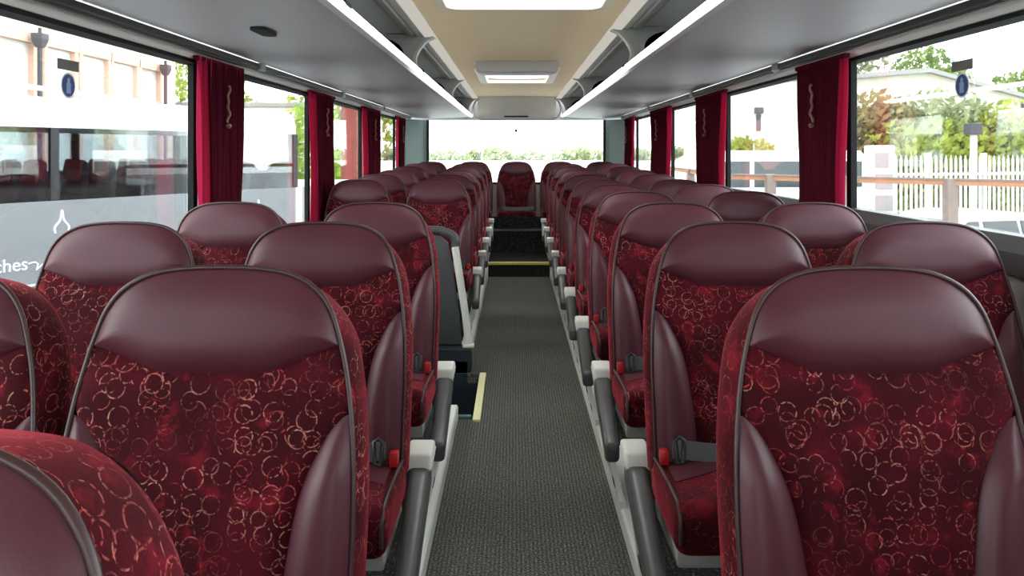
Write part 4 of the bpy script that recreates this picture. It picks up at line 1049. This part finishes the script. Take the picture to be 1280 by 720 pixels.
mb = MB(); mb.prism([(-1.9, .35), (2.3, .35), (2.3, 2.3), (2.1, 2.5), (-.9, 2.5), (-1.3, 2.3), (-1.75, 1.5), (-1.95, 1.2)], 'y', -.9, .9, .08); mb.build('body', M['car_white'], t, 40)
for x0, x1 in ((-1.45, -.35), (-.25, .95), (1.05, 2.1)):
    mb = MB(); mb.prism([(x0 - (.0), 1.75), (x1, 1.75), (x1, 2.28), (x0 + (.25 if x0 < -1 else 0), 2.28)], 'y', -.915, -.895); mb.build('side_window', M['car_glass'], t)
mb = MB(); mb.box((-1.9, -.915, 1.0), (2.28, -.895, 1.06)); mb.build('rub_strip', M['pipe'], t)
for xx in (-1.1, 1.4):
    mb = MB(); mb.cyl((xx, -.91, .35), (xx, -.6, .35), .35, 22); mb.cyl((xx, .6, .35), (xx, .91, .35), .35, 22); mb.build('wheel', M['tyre'], t, 40)
t = thing('white_shed', 'white rendered shed with a wall lamp behind the van', 'shed', (7.4, 24, GZ))
mb = MB(); mb.box((-1.9, 0, 0), (1.9, 2, 4.6), .02); mb.build('walls', M['render_white'], t)
mb = MB(); mb.box((-2.0, -.15, 4.6), (2.0, 2.1, 4.75), .02); mb.build('roof', M['roof_grey'], t)
mb = MB(); mb.cyl((-.1, -.12, 3.62), (-.1, -.12, 3.80), .14, 12); mb.box((-.16, -.14, 3.1), (-.04, -.02, 3.6), .02); mb.build('wall_lamp', M['pipe'], t)
tree('bush', 'yellow bush against the white shed near the van roof', 'bush', 6.5, 22.5, 3.0, [((0, 0, 2.2), (.9, .7, .75))], M['leaf_yellow'], 900, .12, 'bushes outside', 77)
# behind: hedge line
for k in range(8):
    x = -10.5 + 3.0 * k
    tree('hedge_tree', 'pale far tree seen through the rear window, %s from the left' % ORD[k + 1], 'tree', x, 52 + (k % 3) * 1.5, 3.2, [((0, 0, 2.15), (1.75, 1.2, .55 + .12 * (k % 2)))], (M['hedge_far'], M['leaf_pale'])[k % 2], 700, .2, 'far trees behind the rear window', 90 + k)
for x, lab in ((-1.85, 'slim white post in front of the far trees nearest the coach'), (2.1, 'slim white post in front of the far trees, right of centre')):
    mb = MB(); mb.cyl((x, 46, GZ), (x, 46, 1.45), .05, 8); mb.cyl((x, 46, 1.45), (x, 46, 1.52), .07, 8); tag(mb.build('marker_post', M['fence_white']), lab, 'post', 'white marker posts')

t = thing('boundary_wall', 'long low white wall in front of the far trees', 'wall', (0, 49.5, GZ))
mb = MB(); mb.box((-16, -.15, 0), (16, .15, 1.85)); mb.build('wall_face', M['render_white'], t)
mb = MB(); mb.box((-16.05, -.2, 1.85), (16.05, .2, 1.93), .02); mb.build('coping', M['render_white'], t)
# ------------------------------------------------------------------ light
w = bpy.data.worlds.new('overcast'); SC.world = w; w.use_nodes = True
nt = w.node_tree; nt.nodes.clear(); g = N(nt)
out = g.node('ShaderNodeOutputWorld'); bg = g.node('ShaderNodeBackground')
tc = g.node('ShaderNodeTexCoord'); sp = g.node('ShaderNodeSeparateXYZ'); g.link(tc.outputs['Generated'], sp.inputs[0])
g.link(g.mix(g.ramp(sp.outputs[2], -.1, .9), (.97, .98, 1.0), (.90, .95, 1.0)), bg.inputs[0]); bg.inputs[1].default_value = 4.2
g.link(bg.outputs[0], out.inputs[0])

# ------------------------------------------------------------------ camera
cd = bpy.data.cameras.new('camera'); cam = bpy.data.objects.new('camera', cd); COL.objects.link(cam)
cam.location = (0, 0, EYE); cam.rotation_euler = (PI / 2, 0, 0)
cd.sensor_width = 36; cd.lens = 1000 / 1280 * 36; cd.shift_x = -3 / 1280; cd.shift_y = -170 / 1280
cd.clip_start = .02; cd.clip_end = 300
SC.camera = cam
vs = SC.view_settings; vs.view_transform = 'Standard'; vs.look = 'None'; vs.exposure = 1.0; vs.gamma = 1.; vs.use_curve_mapping = False
SC.cycles.use_denoising = True
SC.cycles.max_bounces = 10; SC.cycles.diffuse_bounces = 6; SC.cycles.transparent_max_bounces = 16; SC.cycles.caustics_reflective = False; SC.cycles.caustics_refractive = False
SC.cycles.sample_clamp_indirect = 8
bpy.context.view_layer.update()
